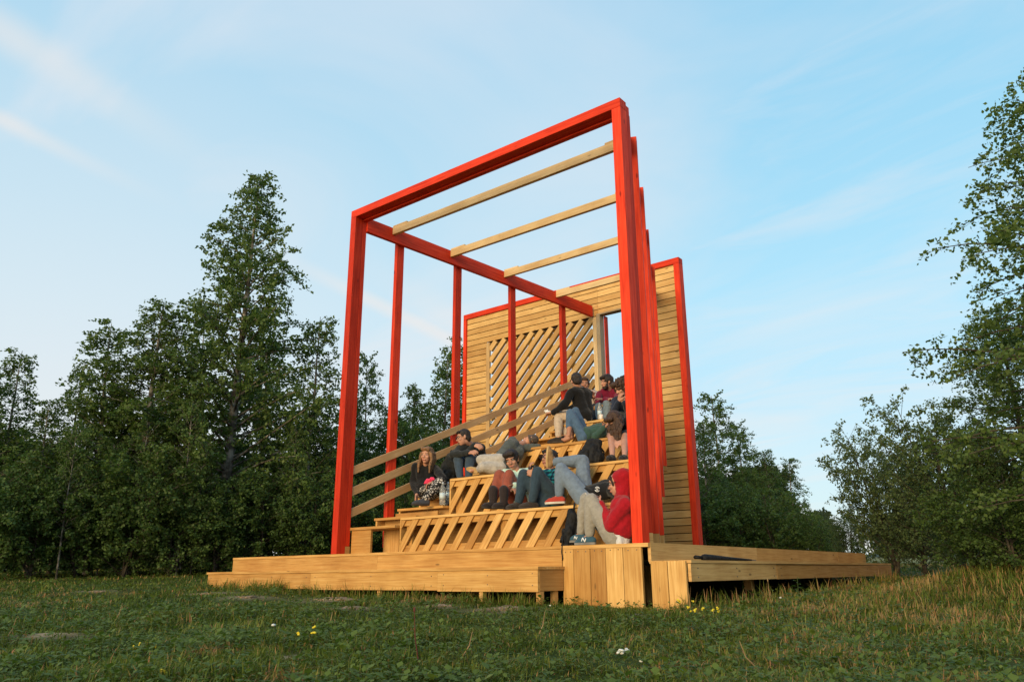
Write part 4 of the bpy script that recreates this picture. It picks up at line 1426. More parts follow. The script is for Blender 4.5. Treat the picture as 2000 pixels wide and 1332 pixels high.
    if hstyle != 'hood':
        hb = Blob()
        vol = {'short': .004, 'crop': -.003, 'curly': .024, 'long': .008, 'thick': .014}[hstyle]
        hair_cap(hb, P, fr, s, vol)
        if hstyle == 'long':
            for sx in (-1, 1):
                for q, (y0, y1) in enumerate(((.030, .045), (-.005, .03), (-.04, 0), (-.07, -.03))):
                    a0 = P(.078 * sx, y0, .03); a1 = P(.092 * sx, y0 - .005, -.06); a2 = P(.088 * sx, y1 + .02, -.15)
                    a3 = a2.lerp(a2 - Vector((0, 0, 1)) * .09 + front * .01, 1.0)
                    hb.chain([a0, a1, a2, a3], [.026, .026, .022, .010])
            hb.chain([P(0, -.09, .02), P(0, -.10, -.08), P(0, -.09, -.17)], [.06, .06, .04])
        hb.build('hair', hair, root, .0085, 3, wrinkle=.030 if hstyle == 'curly' else .007, wscale=38 if hstyle == 'curly' else 22)
    if beard:
        hb = Blob()
        hb.ell(P(0, .042, -.080), (.050 * s, .052 * s, .042 * s), fr)
        for sx in (-1, 1): hb.cap(P(.058 * sx, .02, -.020), P(.050 * sx, .04, -.07), .015, .024)
        hb.build('beard', hair, root, .008, 2, wrinkle=.010, wscale=40)
    # legs
    RK = .92
    pm = ppat or cloth(*trousers)
    b = Blob(); g = .012
    hx = (hp[0] - hp[1]).normalized()
    b.cap(pel + hx * .062 - axis * .02, pel - hx * .062 - axis * .02, .112 * belly, .112 * belly, 12)
    for i in range(2):
        b.cap(pel + hx * (.06 if i == 0 else -.06), hp[i], .105, .098)
        if legs == 'long':
            k_ = legk * 1.10
            b.cap(hp[i], hp[i].lerp(kn[i], .45), .098 * k_, .092 * k_); b.cap(hp[i].lerp(kn[i], .45), kn[i], .092 * k_, .072 * (1 + .6 * (k_ - 1)))
            c1 = kn[i].lerp(an[i], .35); c2 = kn[i].lerp(an[i], .93)
            b.cap(kn[i], c1, .072 * (1 + .6 * (k_ - 1)), .068 * k_); b.cap(c1, c2, .068 * k_, .055)
        elif legs == 'calf':
            b.cap(hp[i], kn[i], .095, .066); b.cap(kn[i], kn[i].lerp(an[i], .62), .066, .056)
        else:
            b.cap(hp[i], hp[i].lerp(kn[i], .80), .100, .084)
    b.build(trousers_name, pm, root, .0100, 6, wrinkle=.010, wscale=10, seed=3)
    if shirt:
        b = Blob(); b.cap(pel + hx * .06 + axis * .03, pel - hx * .06 + axis * .03, .120 * belly, .120 * belly, 12); b.cap(pel + hx * .07 - axis * .045 - front * .02, pel - hx * .07 - axis * .045 - front * .02, .112, .112, 12)
        b.build('shirt_tail', cloth(*shirt), root, .010, 4, wrinkle=.016, wscale=14)
    RK = 1.0
    if not barefoot:
        for i in range(2):
            fup = (kn[i] - an[i]).normalized() if footup is None else Vector(footup[i])
            shoe(root, an[i], toe[i], fup, cloth(shoes[0], shoes[1]), shoes[2], 'boot' if boots else 'shoe', s, boots)
    return root, P, fr


def px(*a): return at(*a)
POSE = {}
# every joint: column, row, depth; hf/hu = way the face looks / crown of the head
POSE['hood'] = dict(pel=(1208,1046,.14), mid=(1222,1013,.15), neck=(1217,972,.15), head=(1207,945,.15), hf=(-1,-.28,-.18), hu=(-.10,0,1), cf=(-1,0,0),
  shL=(1220,987,.02), shR=(1217,985,.31), elL=(1192,1027,.0), elR=(1186,1020,.27), wrL=(1172,983,.08), wrR=(1168,981,.20),
  hipL=(1197,1047,.06), hipR=(1196,1046,.22), knL=(1155,976,.05), knR=(1146,975,.17), anL=(1151,1047,.04), anR=(1134,1043,.14), toL=(1113,1062,.03), toR=(1100,1059,.13))
POSE['jeans'] = dict(pel=(1141,969,.60), neck=(1199,951,.88), head=(1217,944,.92), hf=(-.5,-.3,.8), hu=(.8,.1,.35), cf=(-.2,0,1),
  shL=(1194,959,.70), shR=(1196,947,1.04), elL=(1228,975,.60), elR=(1232,960,1.0), wrL=(1224,962,.40), wrR=(1226,966,.80),
  hipL=(1139,972,.52), hipR=(1140,966,.70), knL=(1096,915,.54), knR=(1138,900,.82), anL=(1092,969,.48), anR=(1081,902,.60), toL=(1060,982,.44), toR=(1062,884,.55))
POSE['plaid'] = dict(pel=(1074,979,.72), neck=(1074,921,.98), head=(1073,897,1.0), hf=(-.25,-1,.15), hu=(0,.25,1), cf=(-.1,-1,.3),
  shR=(1052,930,.88), shL=(1098,927,1.06), elR=(1060,952,.66), elL=(1081,948,.74), wrR=(1038,924,.52), wrL=(1047,931,.50),
  hipR=(1064,979,.66), hipL=(1082,977,.74), knR=(1023,926,.50), knL=(1049,922,.52), anR=(1013,982,.44), anL=(1040,980,.46), toR=(992,991,.30), toL=(1016,990,.32))
POSE['rust'] = dict(pel=(1010,984,.84), neck=(1010,918,.88), head=(1000,899,.82), hf=(.45,-1,-.35), hu=(-.12,-.25,1), cf=(-.3,-1,0),
  shR=(988,925,.82), shL=(1032,921,.98), elR=(985,948,.70), elL=(1022,948,.72), wrR=(1002,955,.60), wrL=(1003,948,.62),
  hipR=(1000,985,.78), hipL=(1018,983,.86), knR=(976,928,.62), knL=(994,928,.64), anR=(963,980,.44), anL=(984,980,.44), toR=(948,990,.32), toL=(968,991,.32))
POSE['sleeper'] = dict(pel=(977,909,1.38), mid=(990,890,1.58), neck=(1013,868,1.84), head=(1035,861,2.05), hf=(-.35,-1,-.15), hu=(1,-.25,.18), cf=(-.35,-1,.1),
  shR=(1000,860,1.80), shL=(1016,876,1.90), elL=(1050,873,2.02), wrL=(1016,879,1.96), elR=(984,879,1.62), wrR=(1004,893,1.5),
  hipR=(975,899,1.36), hipL=(978,914,1.36), knR=(939,898,1.20), knL=(945,912,1.16), anR=(960,922,1.52), anL=(935,916,1.40), toR=(940,925,1.50), toL=(910,921,1.26))
POSE['specs'] = dict(pel=(937,907,2.12), neck=(921,868,1.86), head=(905,855,1.70), hf=(-.75,-1,-.28), hu=(-.2,-.1,1), cf=(-.6,-1,0),
  shR=(901,876,1.70), shL=(940,875,1.98), elR=(885,888,1.52), elL=(909,892,1.70), wrR=(916,884,1.50), wrL=(926,869,1.66),
  hipR=(928,910,2.0), hipL=(943,909,2.12), knR=(895,896,1.56), knL=(918,895,1.60), anR=(899,936,1.42), anL=(915,936,1.46), toR=(888,944,1.28), toL=(902,945,1.30))
POSE['blonde'] = dict(pel=(836,960,1.21), neck=(831,907,1.23), head=(834,890,1.17), hf=(.30,-1,-.05), hu=(.08,0,1), cf=(.15,-1,0),
  shR=(812,913,1.17), shL=(850,915,1.29), elR=(807,943,1.13), elL=(866,934,1.17), wrR=(814,966,0.95), wrL=(848,941,1.07),
  hipR=(827,962,1.13), hipL=(845,962,1.25), knR=(862,941,1.05), knL=(875,950,1.30), anR=(829,975,0.81), anL=(877,978,1.20), toR=(812,985,0.71), toL=(872,986,1.06))
POSE['black'] = dict(pel=(1142,814,3.04), neck=(1132,757,3.05), head=(1126,745,2.98), hf=(-.75,.75,-.15), hu=(-.1,0,1), cf=(-1,.35,0),
  shL=(1117,766,2.86), shR=(1149,769,3.18), elL=(1101,792,2.72), elR=(1133,795,3.25), wrL=(1079,806,2.72), wrR=(1100,800,3.05),
  hipL=(1136,817,2.96), hipR=(1140,813,3.12), knL=(1091,811,2.80), knR=(1104,808,3.02), anL=(1091,854,2.66), anR=(1104,851,2.80), toL=(1076,861,2.62), toR=(1090,857,2.78))
POSE['green'] = dict(pel=(1143,851,2.26), neck=(1180,838,2.42), head=(1196,836,2.46), hf=(-.4,-.2,.9), hu=(1,.1,.2), cf=(-.2,0,1),
  shL=(1178,844,2.25), shR=(1177,834,2.60), elL=(1163,852,2.12), elR=(1165,838,2.62), wrL=(1180,836,2.18), wrR=(1178,832,2.40),
  hipL=(1139,854,2.16), hipR=(1140,848,2.34), knL=(1114,806,2.14), knR=(1124,803,2.34), anL=(1111,850,2.02), anR=(1118,848,2.2), toL=(1098,858,2.0), toR=(1104,856,2.18))
POSE['curly'] = dict(pel=(1226,812,3.15), neck=(1219,775,2.98), head=(1213,759,2.86), hf=(-.35,-1,-.65), hu=(-.15,-.35,1), cf=(-.3,-1,0),
  shR=(1202,783,2.86), shL=(1240,783,3.10), elR=(1200,803,2.72), elL=(1228,806,2.84), wrR=(1209,784,2.64), wrL=(1219,785,2.66),
  hipR=(1217,816,3.06), hipL=(1229,815,3.15), knR=(1206,812,2.72), knL=(1228,812,2.72), anR=(1206,848,2.5), anL=(1228,848,2.5), toR=(1202,855,2.36), toL=(1226,855,2.36))
POSE['shorts'] = dict(pel=(1222,846,2.18), neck=(1212,824,1.92), head=(1201,824,1.74), hf=(-.25,-.75,-.8), hu=(-.35,-1,.35), cf=(-.3,-1,-.2),
  shR=(1197,832,1.92), shL=(1236,830,2.04), elR=(1190,852,1.80), elL=(1232,852,1.80), wrR=(1199,862,1.62), wrL=(1214,862,1.62),
  hipR=(1212,850,2.10), hipL=(1226,850,2.16), knR=(1194,850,1.72), knL=(1220,852,1.74), anR=(1196,889,1.34), anL=(1220,889,1.34), toR=(1187,896,1.18), toL=(1212,895,1.18))
POSE['maroon'] = dict(pel=(1192,792,4.12), neck=(1190,760,4.08), head=(1185,747,3.98), hf=(-.65,-1,-.22), hu=(-.05,-.05,1), cf=(-.3,-1,0),
  shR=(1171,770,3.96), shL=(1208,769,4.14), elR=(1168,787,3.84), elL=(1206,784,3.86), wrR=(1190,780,3.70), wrL=(1176,780,3.70),
  hipR=(1183,794,4.0), hipL=(1198,794,4.1), knR=(1170,794,3.72), knL=(1185,790,3.66), anR=(1170,822,3.55), anL=(1184,820,3.5), toR=(1164,827,3.42), toL=(1178,826,3.38))
POSE['hidden'] = dict(pel=(1160,800,4.3), neck=(1150,764,4.25), head=(1142,751,4.2), hf=(.6,-1,-.1), hu=(.05,0,1), cf=(.2,-1,0),
  shR=(1138,772,4.15), shL=(1164,771,4.3), elR=(1136,790,4.0), elL=(1165,787,4.05), wrR=(1152,778,3.92), wrL=(1158,773,3.9),
  hipR=(1154,802,4.2), hipL=(1166,801,4.25), knR=(1146,796,3.85), knL=(1162,795,3.85), anR=(1146,822,3.6), anL=(1160,822,3.6), toR=(1140,828,3.48), toL=(1154,828,3.48))
POSE['back'] = dict(pel=(1236,796,4.5), neck=(1228,760,4.45), head=(1222,748,4.38), hf=(-.9,-.6,-.1), hu=(0,0,1), cf=(-.5,-1,0),
  shR=(1214,770,4.35), shL=(1243,769,4.45), elR=(1212,786,4.2), elL=(1245,786,4.25), wrR=(1226,792,4.05), wrL=(1236,790,4.05),
  hipR=(1228,798,4.4), hipL=(1240,797,4.45), knR=(1222,794,4.05), knL=(1236,793,4.05), anR=(1222,815,3.85), anL=(1236,815,3.85), toR=(1216,820,3.72), toL=(1230,820,3.72))

# ------------------------------------------------------------------ the people
def joints(name):
    return {k: (Vector(v) if k in ('hf', 'hu', 'cf') else at(*v)) for k, v in POSE[name].items()}


from mathutils.bvhtree import BVHTree


def draw_on(o, strokes, rad, mat, name):
    """lays thin raised strokes (given in photo columns/rows) on the surface of mesh object o"""
    off = parent_world(o.parent) + o.location
    me = o.data
    bv = BVHTree.FromPolygons([tuple(v.co) for v in me.vertices], [tuple(p.vertices) for p in me.polygons])
    mb = MB()
    for st in strokes:
        pts = []
        for (a, b) in st:
            h = bv.ray_cast(CPOS - off, ray(a, b).normalized())
            if h[0] is not None: pts.append(h[0] + off + h[1] * rad * .6)
        if len(pts) > 1: mb.tube(pts, rad, 6)
    if mb.v: mb.build(name, mat, o, smooth=True)


def part(root, name):
    for c in root.children:
        if c.name.split('.')[0] == name: return c


WHITE = noise_mat('white_print', (.72, .72, .72), (.80, .80, .80), 5, .8, .1)
UP = Vector((0, 0, 1))

# patterned cloths
def pattern_mat(name, kind):
    m, nt, bs = new_mat(name)
    tcx = nd(nt, 'ShaderNodeTexCoord')
    if kind == 'leggings':
        v = nd(nt, 'ShaderNodeTexVoronoi', feature='DISTANCE_TO_EDGE'); v.inputs['Scale'].default_value = 26
        n = nd(nt, 'ShaderNodeTexNoise'); n.inputs['Scale'].default_value = 10
        nt.links.new(tcx.outputs['Object'], n.inputs['Vector'])
        ad = nd(nt, 'ShaderNodeVectorMath', operation='MULTIPLY_ADD'); nt.links.new(n.outputs[1], ad.inputs[0]); ad.inputs[1].default_value = (.08, .08, .08); nt.links.new(tcx.outputs['Object'], ad.inputs[2])
        nt.links.new(ad.outputs[0], v.inputs['Vector'])
        c = ramp(nt, v.outputs['Distance'], [(.13, (.02, .02, .02)), (.22, (.50, .47, .44))])
    else:
        w1 = nd(nt, 'ShaderNodeTexWave', bands_direction='X'); w2 = nd(nt, 'ShaderNodeTexWave', bands_direction='Z')
        for w in (w1, w2): w.inputs['Scale'].default_value = 5.5; w.inputs['Distortion'].default_value = .8; nt.links.new(tcx.outputs['Object'], w.inputs['Vector'])
        a = ramp(nt, w1.outputs[0], [(.3, (.012, .035, .045)), (.7, (.02, .16, .13))])
        b = ramp(nt, w2.outputs[0], [(.3, (.5, .5, .6)), (.72, (1.2, 1.4, 1.9))])
        c = mixc(nt, 1.0, a, b, 'MULTIPLY')
    nt.links.new(c, bs.inputs['Base Color']); bs.inputs['Roughness'].default_value = .9; bs.inputs['Specular IOR Level'].default_value = .1
    return m


up2 = (UP, UP)
# 1 hooded girl on the corner of the stage
J = joints('hood'); J['hdL'] = Vector((-.75, .25, .45)); J['hdR'] = Vector((-.75, -.1, .45)); J['pnL'] = Vector((-.3, .9, .1)); J['pnR'] = Vector((-.3, -.9, .1)); J['thL'] = Vector((-.5, 0, .9)); J['thR'] = Vector((-.5, 0, .9))
hood, P_, fr_ = person(J, 'person in red hood and glasses, grey sweatpants and blue trainers, leaning on a red post', ('red_fleece', (.33, .009, .017)), ('grey_jersey', (.29, .27, .235)), HB, hstyle='hood', glasses=True, curl=(.9, .9),
    shoes=('blue_suede', (.035, .085, .125), noise_mat('grey_sole', (.16, .155, .15), (.24, .23, .22), 9, .8)), top_name='hoodie', trousers_name='sweatpants', footup=up2, shirt=('white_cotton', (.62, .62, .63)), rise=.085, toph=.020, extra_sleeve=.010, legk=1.08)
shoes_ = [c for c in hood.children if c.name.split('.')[0] == 'shoe']
draw_on(shoes_[0], [[(1136, 1057), (1137.2, 1053.8), (1138.4, 1050.2)], [(1138.4, 1050.2), (1140.5, 1054), (1142.6, 1058)], [(1142.6, 1058), (1143.6, 1054.5), (1144.6, 1051)]], .0055, WHITE, 'letter_n')
draw_on(shoes_[1], [[(1121.5, 1052.5), (1122.3, 1049.5), (1123, 1047)], [(1123, 1047), (1124.5, 1050), (1126, 1053)], [(1126, 1053), (1127, 1050), (1127.8, 1047.5)]], .004, WHITE, 'letter_n')
ph = MB(); hp_ = J['wrL'].lerp(J['wrR'], .5) + Vector((-.10, 0, .055))
ph.obox(hp_, (-.045, 0, .055), (0, .034, 0), (.004, 0, .0035)); tag(ph.build('phone', noise_mat('phone_case', (.45, .43, .40), (.6, .58, .55), 4, .3), bevel=.002), 'small pale phone held on the knees of the hooded person', 'phone')

# 2 person on their back in pale jeans
J = joints('jeans')
jp, P_, fr_ = person(J, 'person lying back in pale jeans, one leg crossed, black top with white emblem', ('black_jersey', BLK), ('pale_denim', (.150, .195, .255)), HB, legk=1.06, sleeve='long', curl=(.4, .4),
    shoes=('red_canvas', (.36, .045, .03), RUBBER), top_name='jumper', trousers_name='jeans', footup=(Vector((0, 0, 1)), Vector((.93, .30, -.12))), drawhands=(True, True), extra_sleeve=.004)
shs = [c for c in jp.children if c.name.split('.')[0] == 'shoe']
shs[1].data.materials[0] = cloth('tan_suede', (.24, .15, .075))
for c in shs[1].children: c.data.materials[0] = GUM
jt = part(jp, 'jumper')
cxp, cyp = 1166.5, 955.5
draw_on(jt, [[(cxp + 4.3 * math.cos(a), cyp + 4.6 * math.sin(a)) for a in np.linspace(.5, 2.9, 9)], [(cxp + 4.3 * math.cos(a), cyp + 4.6 * math.sin(a)) for a in np.linspace(3.6, 6.0, 9)],
             [(cxp + 2.6, cyp - 2.2), (cxp - .5, cyp - 2.8), (cxp - 1.6, cyp - .8), (cxp + 1.4, cyp + .8), (cxp + .6, cyp + 2.8), (cxp - 2.4, cyp + 2.4)]], .0042, WHITE, 'emblem')

# 3 plaid
J = joints('plaid'); J['pnR'] = Vector((.5, .6, 0)); J['pnL'] = Vector((-.4, .8, 0)); J['hdL'] = Vector((-.6, -.5, .5)); J['hdR'] = Vector((.1, -.5, .8))
person(J, 'person in dark teal jeans and green plaid jacket, face half hidden behind a crossed leg', ('x', BLK), ('teal_denim', (.030, .052, .075)), HB, skin=SKIN2, curl=(.9, .8), glasses=True,
       shoes=('dark_suede', (.045, .035, .030), DSOLE), tpat=pattern_mat('plaid_flannel', 'plaid'), top_name='jacket', trousers_name='jeans', footup=up2, toph=.006)
cm = MB(); q = at(1041, 914, .50); cm.obox(q, (.045, 0, 0), (0, 0, .032), (0, .018, 0)); cam_o = cm.build('camera_body', noise_mat('black_plastic', (.012, .012, .013), (.03, .03, .03), 12, .4, .4), bevel=.004)
ln = MB(); ln.tube([q + Vector((-.012, -.018, 0)), q + Vector((-.012, -.05, 0))], .022, 14); ln.build('lens', bpy.data.materials['black_plastic'], cam_o); tag(cam_o, 'small black camera in the hands of the plaid jacket wearer', 'camera')

# 4 rust trousers
J = joints('rust')
person(J, 'dark short haired person in mint top and rust trousers, knees up in dark boots', ('mint_cotton', (.48, .66, .57)), ('rust_cotton', (.255, .068, .042)), HB, skin=SKIN2, hstyle='thick',
       shoes=('dark_leather', (.030, .022, .022), DSOLE), boots=True, top_name='jumper', footup=up2, trousers_name='trousers')

# 5 sleeper
J = joints('sleeper'); J['hdL'] = Vector((-1, -.1, -.15))
person(J, 'person asleep on their side in dark grey jumper and pale grey trousers, head on forearm', ('slate_wool', (.070, .080, .075)), ('pale_grey_cotton', (.40, .37, .335)), HGR, hstyle='crop', closed=True, curl=(.35, .5),
       shoes=('tan_canvas', (.30, .18, .085), GUM), top_name='jumper', footup=(Vector((.2, .9, .35)), Vector((.2, .9, .35))))

# 6 spectacles
J = joints('specs'); J['hdL'] = Vector((.75, .2, -.25)); J['pnL'] = Vector((0, .6, -.6))
person(J, 'dark haired person in black glasses and charcoal jacket, arms folded, beside the handrail', ('charcoal_wool', (.020, .023, .024)), ('blue_denim', (.040, .062, .090)), HB, glasses=True, curl=(.7, .6),
       shoes=('dark_shoe', (.03, .025, .022), DSOLE), top_name='jacket', trousers_name='jeans', footup=up2, toph=.006)

# 7 blonde
J = joints('blonde'); J['pnR'] = Vector((.8, .3, 0)); J['hdR'] = Vector((.15, -.25, -.95))
person(J, 'long fair haired smiling person in black top and patterned leggings, sitting on the stair', ('black_knit', (.010, .010, .011)), ('x', BLK), HBL, hstyle='long', curl=(.6, .7), ppat=pattern_mat('patterned_jersey', 'leggings'),
       shoes=('slate_canvas', (.05, .055, .07), DSOLE), top_name='jumper', trousers_name='leggings', footup=up2)
b = Blob(); q = at(838, 940, 1.02); b.cap(q - Vector((.05, 0, 0)), q + Vector((.06, .02, .03)), .035, .028); o = b.build('scarf', cloth('pink_fabric', (.75, .05, .13)), None, .008, 3, wrinkle=.03, wscale=30)
tag(o, 'bright pink scarf bunched in the lap of the fair haired person', 'scarf')

# 8 black jacket from behind
J = joints('black'); J['hdL'] = Vector((-.8, .3, .1))
bj, P_, fr_ = person(J, 'dark haired person seen from behind in black jacket and beige trousers, on the top tier', ('black_wool', (.009, .009, .010)), ('beige_cotton', (.46, .37, .285)), HB, curl=(.6, .5),
       shoes=('dark_shoe', (.03, .025, .022), DSOLE), top_name='jacket', footup=up2, toph=.012)
b = Blob(); nk = J['neck']
for a in np.linspace(0, 2 * math.pi, 13)[:-1]:
    a2 = a + 2 * math.pi / 12
    b.cap(nk + Vector((.058 * math.cos(a), .058 * math.sin(a), -.005)), nk + Vector((.058 * math.cos(a2), .058 * math.sin(a2), -.005)), .014, .014, 6)
b.build('collar', cloth('grey_collar', (.20, .20, .20)), bj, .007, 2)
b = Blob(); q = J['wrL'] + Vector((-.10, .02, .03)); b.ell(q, (.06, .03, .014)); b.ell(q + Vector((-.03, 0, .015)), (.035, .03, .014)); o = b.build('napkin', noise_mat('paper', (.7, .7, .7), (.8, .8, .8), 6, .9), None, .006, 1, wrinkle=.02, wscale=40)
tag(o, 'crumpled white paper napkin in the hand of the black jacket wearer', 'napkin')

# 9 green jumper lying
J = joints('green')
person(J, 'person lying in dark green jumper and blue jeans, knees drawn up, bare ankles', ('bottle_green_wool', (.035, .075, .062)), ('mid_denim', (.065, .115, .19)), HB, skin=SKIN2, curl=(.5, .5), legs='calf', barefoot=True, top_name='jumper', trousers_name='jeans', footup=up2, toph=.008)

# 10 curly
J = joints('curly'); J['hdL'] = Vector((-.4, -.2, .6)); J['hdR'] = Vector((.3, -.2, .7)); J['pnL'] = Vector((-.4, .8, .2)); J['pnR'] = Vector((.4, .8, .2))
person(J, 'curly brown haired person in navy top, head bowed over hands beside red post', ('navy_cotton', (.018, .026, .048)), ('dark_cotton', (.02, .022, .028)), HBR, hstyle='curly', curl=(.9, .9), footup=up2)

# 11 shorts, long hair
J = joints('shorts')
sp, P_, fr_ = person(J, 'bare legged person in dark shorts and black shirt, bent forward under long hair', ('black_cotton', (.014, .014, .015)), ('grey_shorts', (.045, .045, .046)), HBR, skin=SKIN, hstyle='thick', sleeve='short', legs='short', curl=(.4, .4),
       shoes=('dark_sandal', (.02, .018, .018), DSOLE), top_name='shirt', trousers_name='shorts', footup=up2)
b = Blob()
for i, (a, c, e) in enumerate((((1195, 816), (1191, 838), (1200, 862)), ((1200, 812), (1198, 838), (1204, 872)), ((1206, 812), (1206, 838), (1208, 868)), ((1211, 816), (1212, 838), (1211, 858)), ((1197, 810), (1201, 845), (1207, 874)))):
    y0 = 1.66 + .02 * (i % 2)
    b.chain([at(a[0], a[1], y0 + .06), at(c[0], c[1], y0 - .02), at(e[0], e[1], y0 - .02)], [.036, .030, .012], 9)
b.build('long_hair', HBR, sp, .009, 3, wrinkle=.022, wscale=26)

# 12 maroon
J = joints('maroon')
person(J, 'bearded person in maroon jumper and grey blue trousers, sitting before the doorway', ('maroon_fleece', (.165, .010, .032)), ('grey_blue_cotton', (.17, .215, .235)), HB, hstyle='thick', beard=True, curl=(.7, .7), footup=up2)
# 13, 14 mostly hidden
J = joints('hidden')
person(J, 'person almost hidden behind the black jacket, only face and bare forearms showing', ('pale_cotton', (.40, .33, .30)), ('dark_cotton', (.02, .022, .028)), HBR, sleeve='short', skin=SKIN2, curl=(.6, .6), footup=up2)
J = joints('back')
person(J, 'person at the very top whose dark head just shows beside the front red post', ('black_cotton', (.014, .014, .015)), ('dark_cotton', (.02, .022, .028)), HB, hstyle='thick', footup=up2)

# ------------------------------------------------------------------ bags, bottles
BAGM = noise_mat('black_nylon', (.008, .008, .009), (.020, .020, .021), 18, .75, .2, .4)
BAGG = noise_mat('grey_black_nylon', (.016, .017, .016), (.034, .035, .033), 18, .75, .2, .4)


def backpack(c, w, h, d, face, tilt, mat, label, squash=0.0):
    """c: middle of the base; face: the way its front pocket looks"""
    f = Vector(face).normalized(); u = Vector(tilt).normalized(); f = (f - u * f.dot(u)).normalized(); r = f.cross(u)
    c = Vector(c)
    root = thing('backpack', c, label, 'backpack', 'backpacks left on the seating')
    def P(x, y, z): return c + r * x + f * y + u * z
    b = Blob()
    for sx in (-1, 1):
        b.cap(P(.28 * w * sx, 0, .16 * h), P(.22 * w * sx, -.02, .78 * h - squash), d * .48, d * .36, 12)
    b.cap(P(0, 0, .14 * h), P(0, -.01, .86 * h - squash), d * .50, d * .34, 12)
    b.cap(P(-.3 * w, .0, .12 * h), P(.3 * w, .0, .12 * h), d * .44, d * .44, 12)
    b.build('bag_body', mat, root, .011, 5, wrinkle=.035, wscale=11)
    b = Blob(); b.cap(P(-.16 * w, d * .42, .2 * h), P(.16 * w, d * .42, .2 * h), d * .18, d * .18, 10); b.cap(P(-.15 * w, d * .38, .42 * h), P(.15 * w, d * .38, .42 * h), d * .15, d * .15, 10); b.cap(P(0, d * .42, .2 * h), P(0, d * .38, .42 * h), d * .18, d * .16)
    b.build('pocket', mat, root, .011, 4, wrinkle=.02, wscale=14)
    m = MB(); m.tube([P(-.10 * w, -.02, .93 * h - squash), P(-.09 * w, -.02, 1.06 * h - squash), P(0, -.02, 1.11 * h - squash), P(.09 * w, -.02, 1.06 * h - squash), P(.10 * w, -.02, .93 * h - squash)], .009, 6)
    m.build('handle', mat, root, smooth=True)
    for sx in (-1, 1):
        m = MB(); m.tube([P(.2 * w * sx, -.30 * d, .85 * h - squash), P(.32 * w * sx, -.55 * d, .6 * h), P(.42 * w * sx, -.45 * d, .25 * h), P(.44 * w * sx, -.2 * d, .03 * h)], .012, 6)
        m.build('strap', mat, root, smooth=True)
    return root


bp = backpack(at(1107, 1074, .18), .27, .44, .14, (-.8, -.6, .1), (.12, .10, 1), BAGM, 'black backpack leaning on the lowest tier, behind the hooded person\'s shoes')
m = MB(); m.tube([at(1101, 1040, .03), at(1098, 1062, -.018), at(1097, 1078, -.022), at(1099, 1090, -.02), at(1098, 1094, -.018)], .006, 6); m.build('strap_end', BAGM, bp, smooth=True)
backpack(at(1151, 905, 1.46), .31, .29, .24, (-.3, -1, .1), (.02, .22, 1), BAGM, 'black backpack propped on the second tier below the green jumper')
backpack(at(872, 951, 1.72), .22, .50, .22, (-.2, -1, 0), (.0, .12, 1), BAGG, 'tall dark grey backpack standing between the fair haired person and the one in glasses')
b = Blob(); q = Vector((.80, .62, .09)); b.cap(q + Vector((-.16, 0, 0)), q + Vector((.12, .03, .0)), .085, .08); b.cap(q, q + Vector((.05, .02, .08)), .08, .05); o = b.build('duffel_bag', BAGM, None, .012, 4, wrinkle=.03, wscale=12)
tag(o, 'black bag stowed under the lowest stair tread', 'bag')

PET, nt, bs = new_mat('clear_plastic')
bs.inputs['Base Color'].default_value = (.86, .92, .95, 1); bs.inputs['Roughness'].default_value = .08; bs.inputs['Transmission Weight'].default_value = .82; bs.inputs['IOR'].default_value = 1.2
LABELM = noise_mat('bottle_label', (.35, .50, .62), (.62, .72, .78), 30, .6)
CAPM = noise_mat('bottle_cap', (.35, .40, .45), (.5, .55, .6), 6, .5)


def lathe(pts, c, n=18):
    mb = MB(); c = Vector(c)
    for i, (r, z) in enumerate(pts):
        for k in range(n):
            a = 2 * math.pi * k / n; mb.v.append(c + Vector((r * math.cos(a), r * math.sin(a), z)))
    for i in range(len(pts) - 1):
        for k in range(n):
            a, b_ = i * n + k, i * n + (k + 1) % n
            mb.f.append([a, b_, b_ + n, a + n]); mb.uv.append([(0, 0)] * 4); mb.t.append(.5); mb.m.append(0)
    mb.f.append([k for k in range(n)][::-1]); mb.uv.append([(0, 0)] * n); mb.t.append(.5); mb.m.append(0)
    mb.f.append([(len(pts) - 1) * n + k for k in range(n)]); mb.uv.append([(0, 0)] * n); mb.t.append(.5); mb.m.append(0)
    return mb


def bottle(c, s, label, grp):
    c = Vector(c); root = thing('water_bottle', c, label, 'bottle', grp)
    lathe([(r * s, z * s) for r, z in ((.030, 0), (.042, .006), (.043, .06), (.040, .07), (.043, .08), (.043, .19), (.040, .215), (.018, .275), (.014, .282), (.014, .297))], c).build('bottle_body', PET, root, smooth=True)
    lathe([(.0437 * s, .085 * s), (.0437 * s, .165 * s)], c).build('bottle_label', LABELM, root, smooth=True)
    lathe([(.0165 * s, .285 * s), (.0165 * s, .310 * s)], c).build('bottle_cap', CAPM, root, smooth=True)


bottle(at(864, 986.5, 1.02), .98, 'clear water bottle with pale label on the stair, nearer of the pair', 'water bottles on the stair')
bottle(at(874.5, 983.5, 1.14), .92, 'clear water bottle half behind the nearer bottle on the stair', 'water bottles on the stair')
bottle(at(1172, 819.5, 3.0), .80, 'small clear bottle on the top tier beside the maroon jumper wearer', 'drinks on the top tier')
q = at(1174.5, 821, 2.9); tag(lathe([(.026, 0), (.033, .085), (.031, .086), (.025, .004)], q).build('paper_cup', noise_mat('cup_card', (.7, .62, .6), (.8, .74, .72), 8, .7), smooth=True), 'white paper cup on the top tier edge beside the small bottle', 'cup')

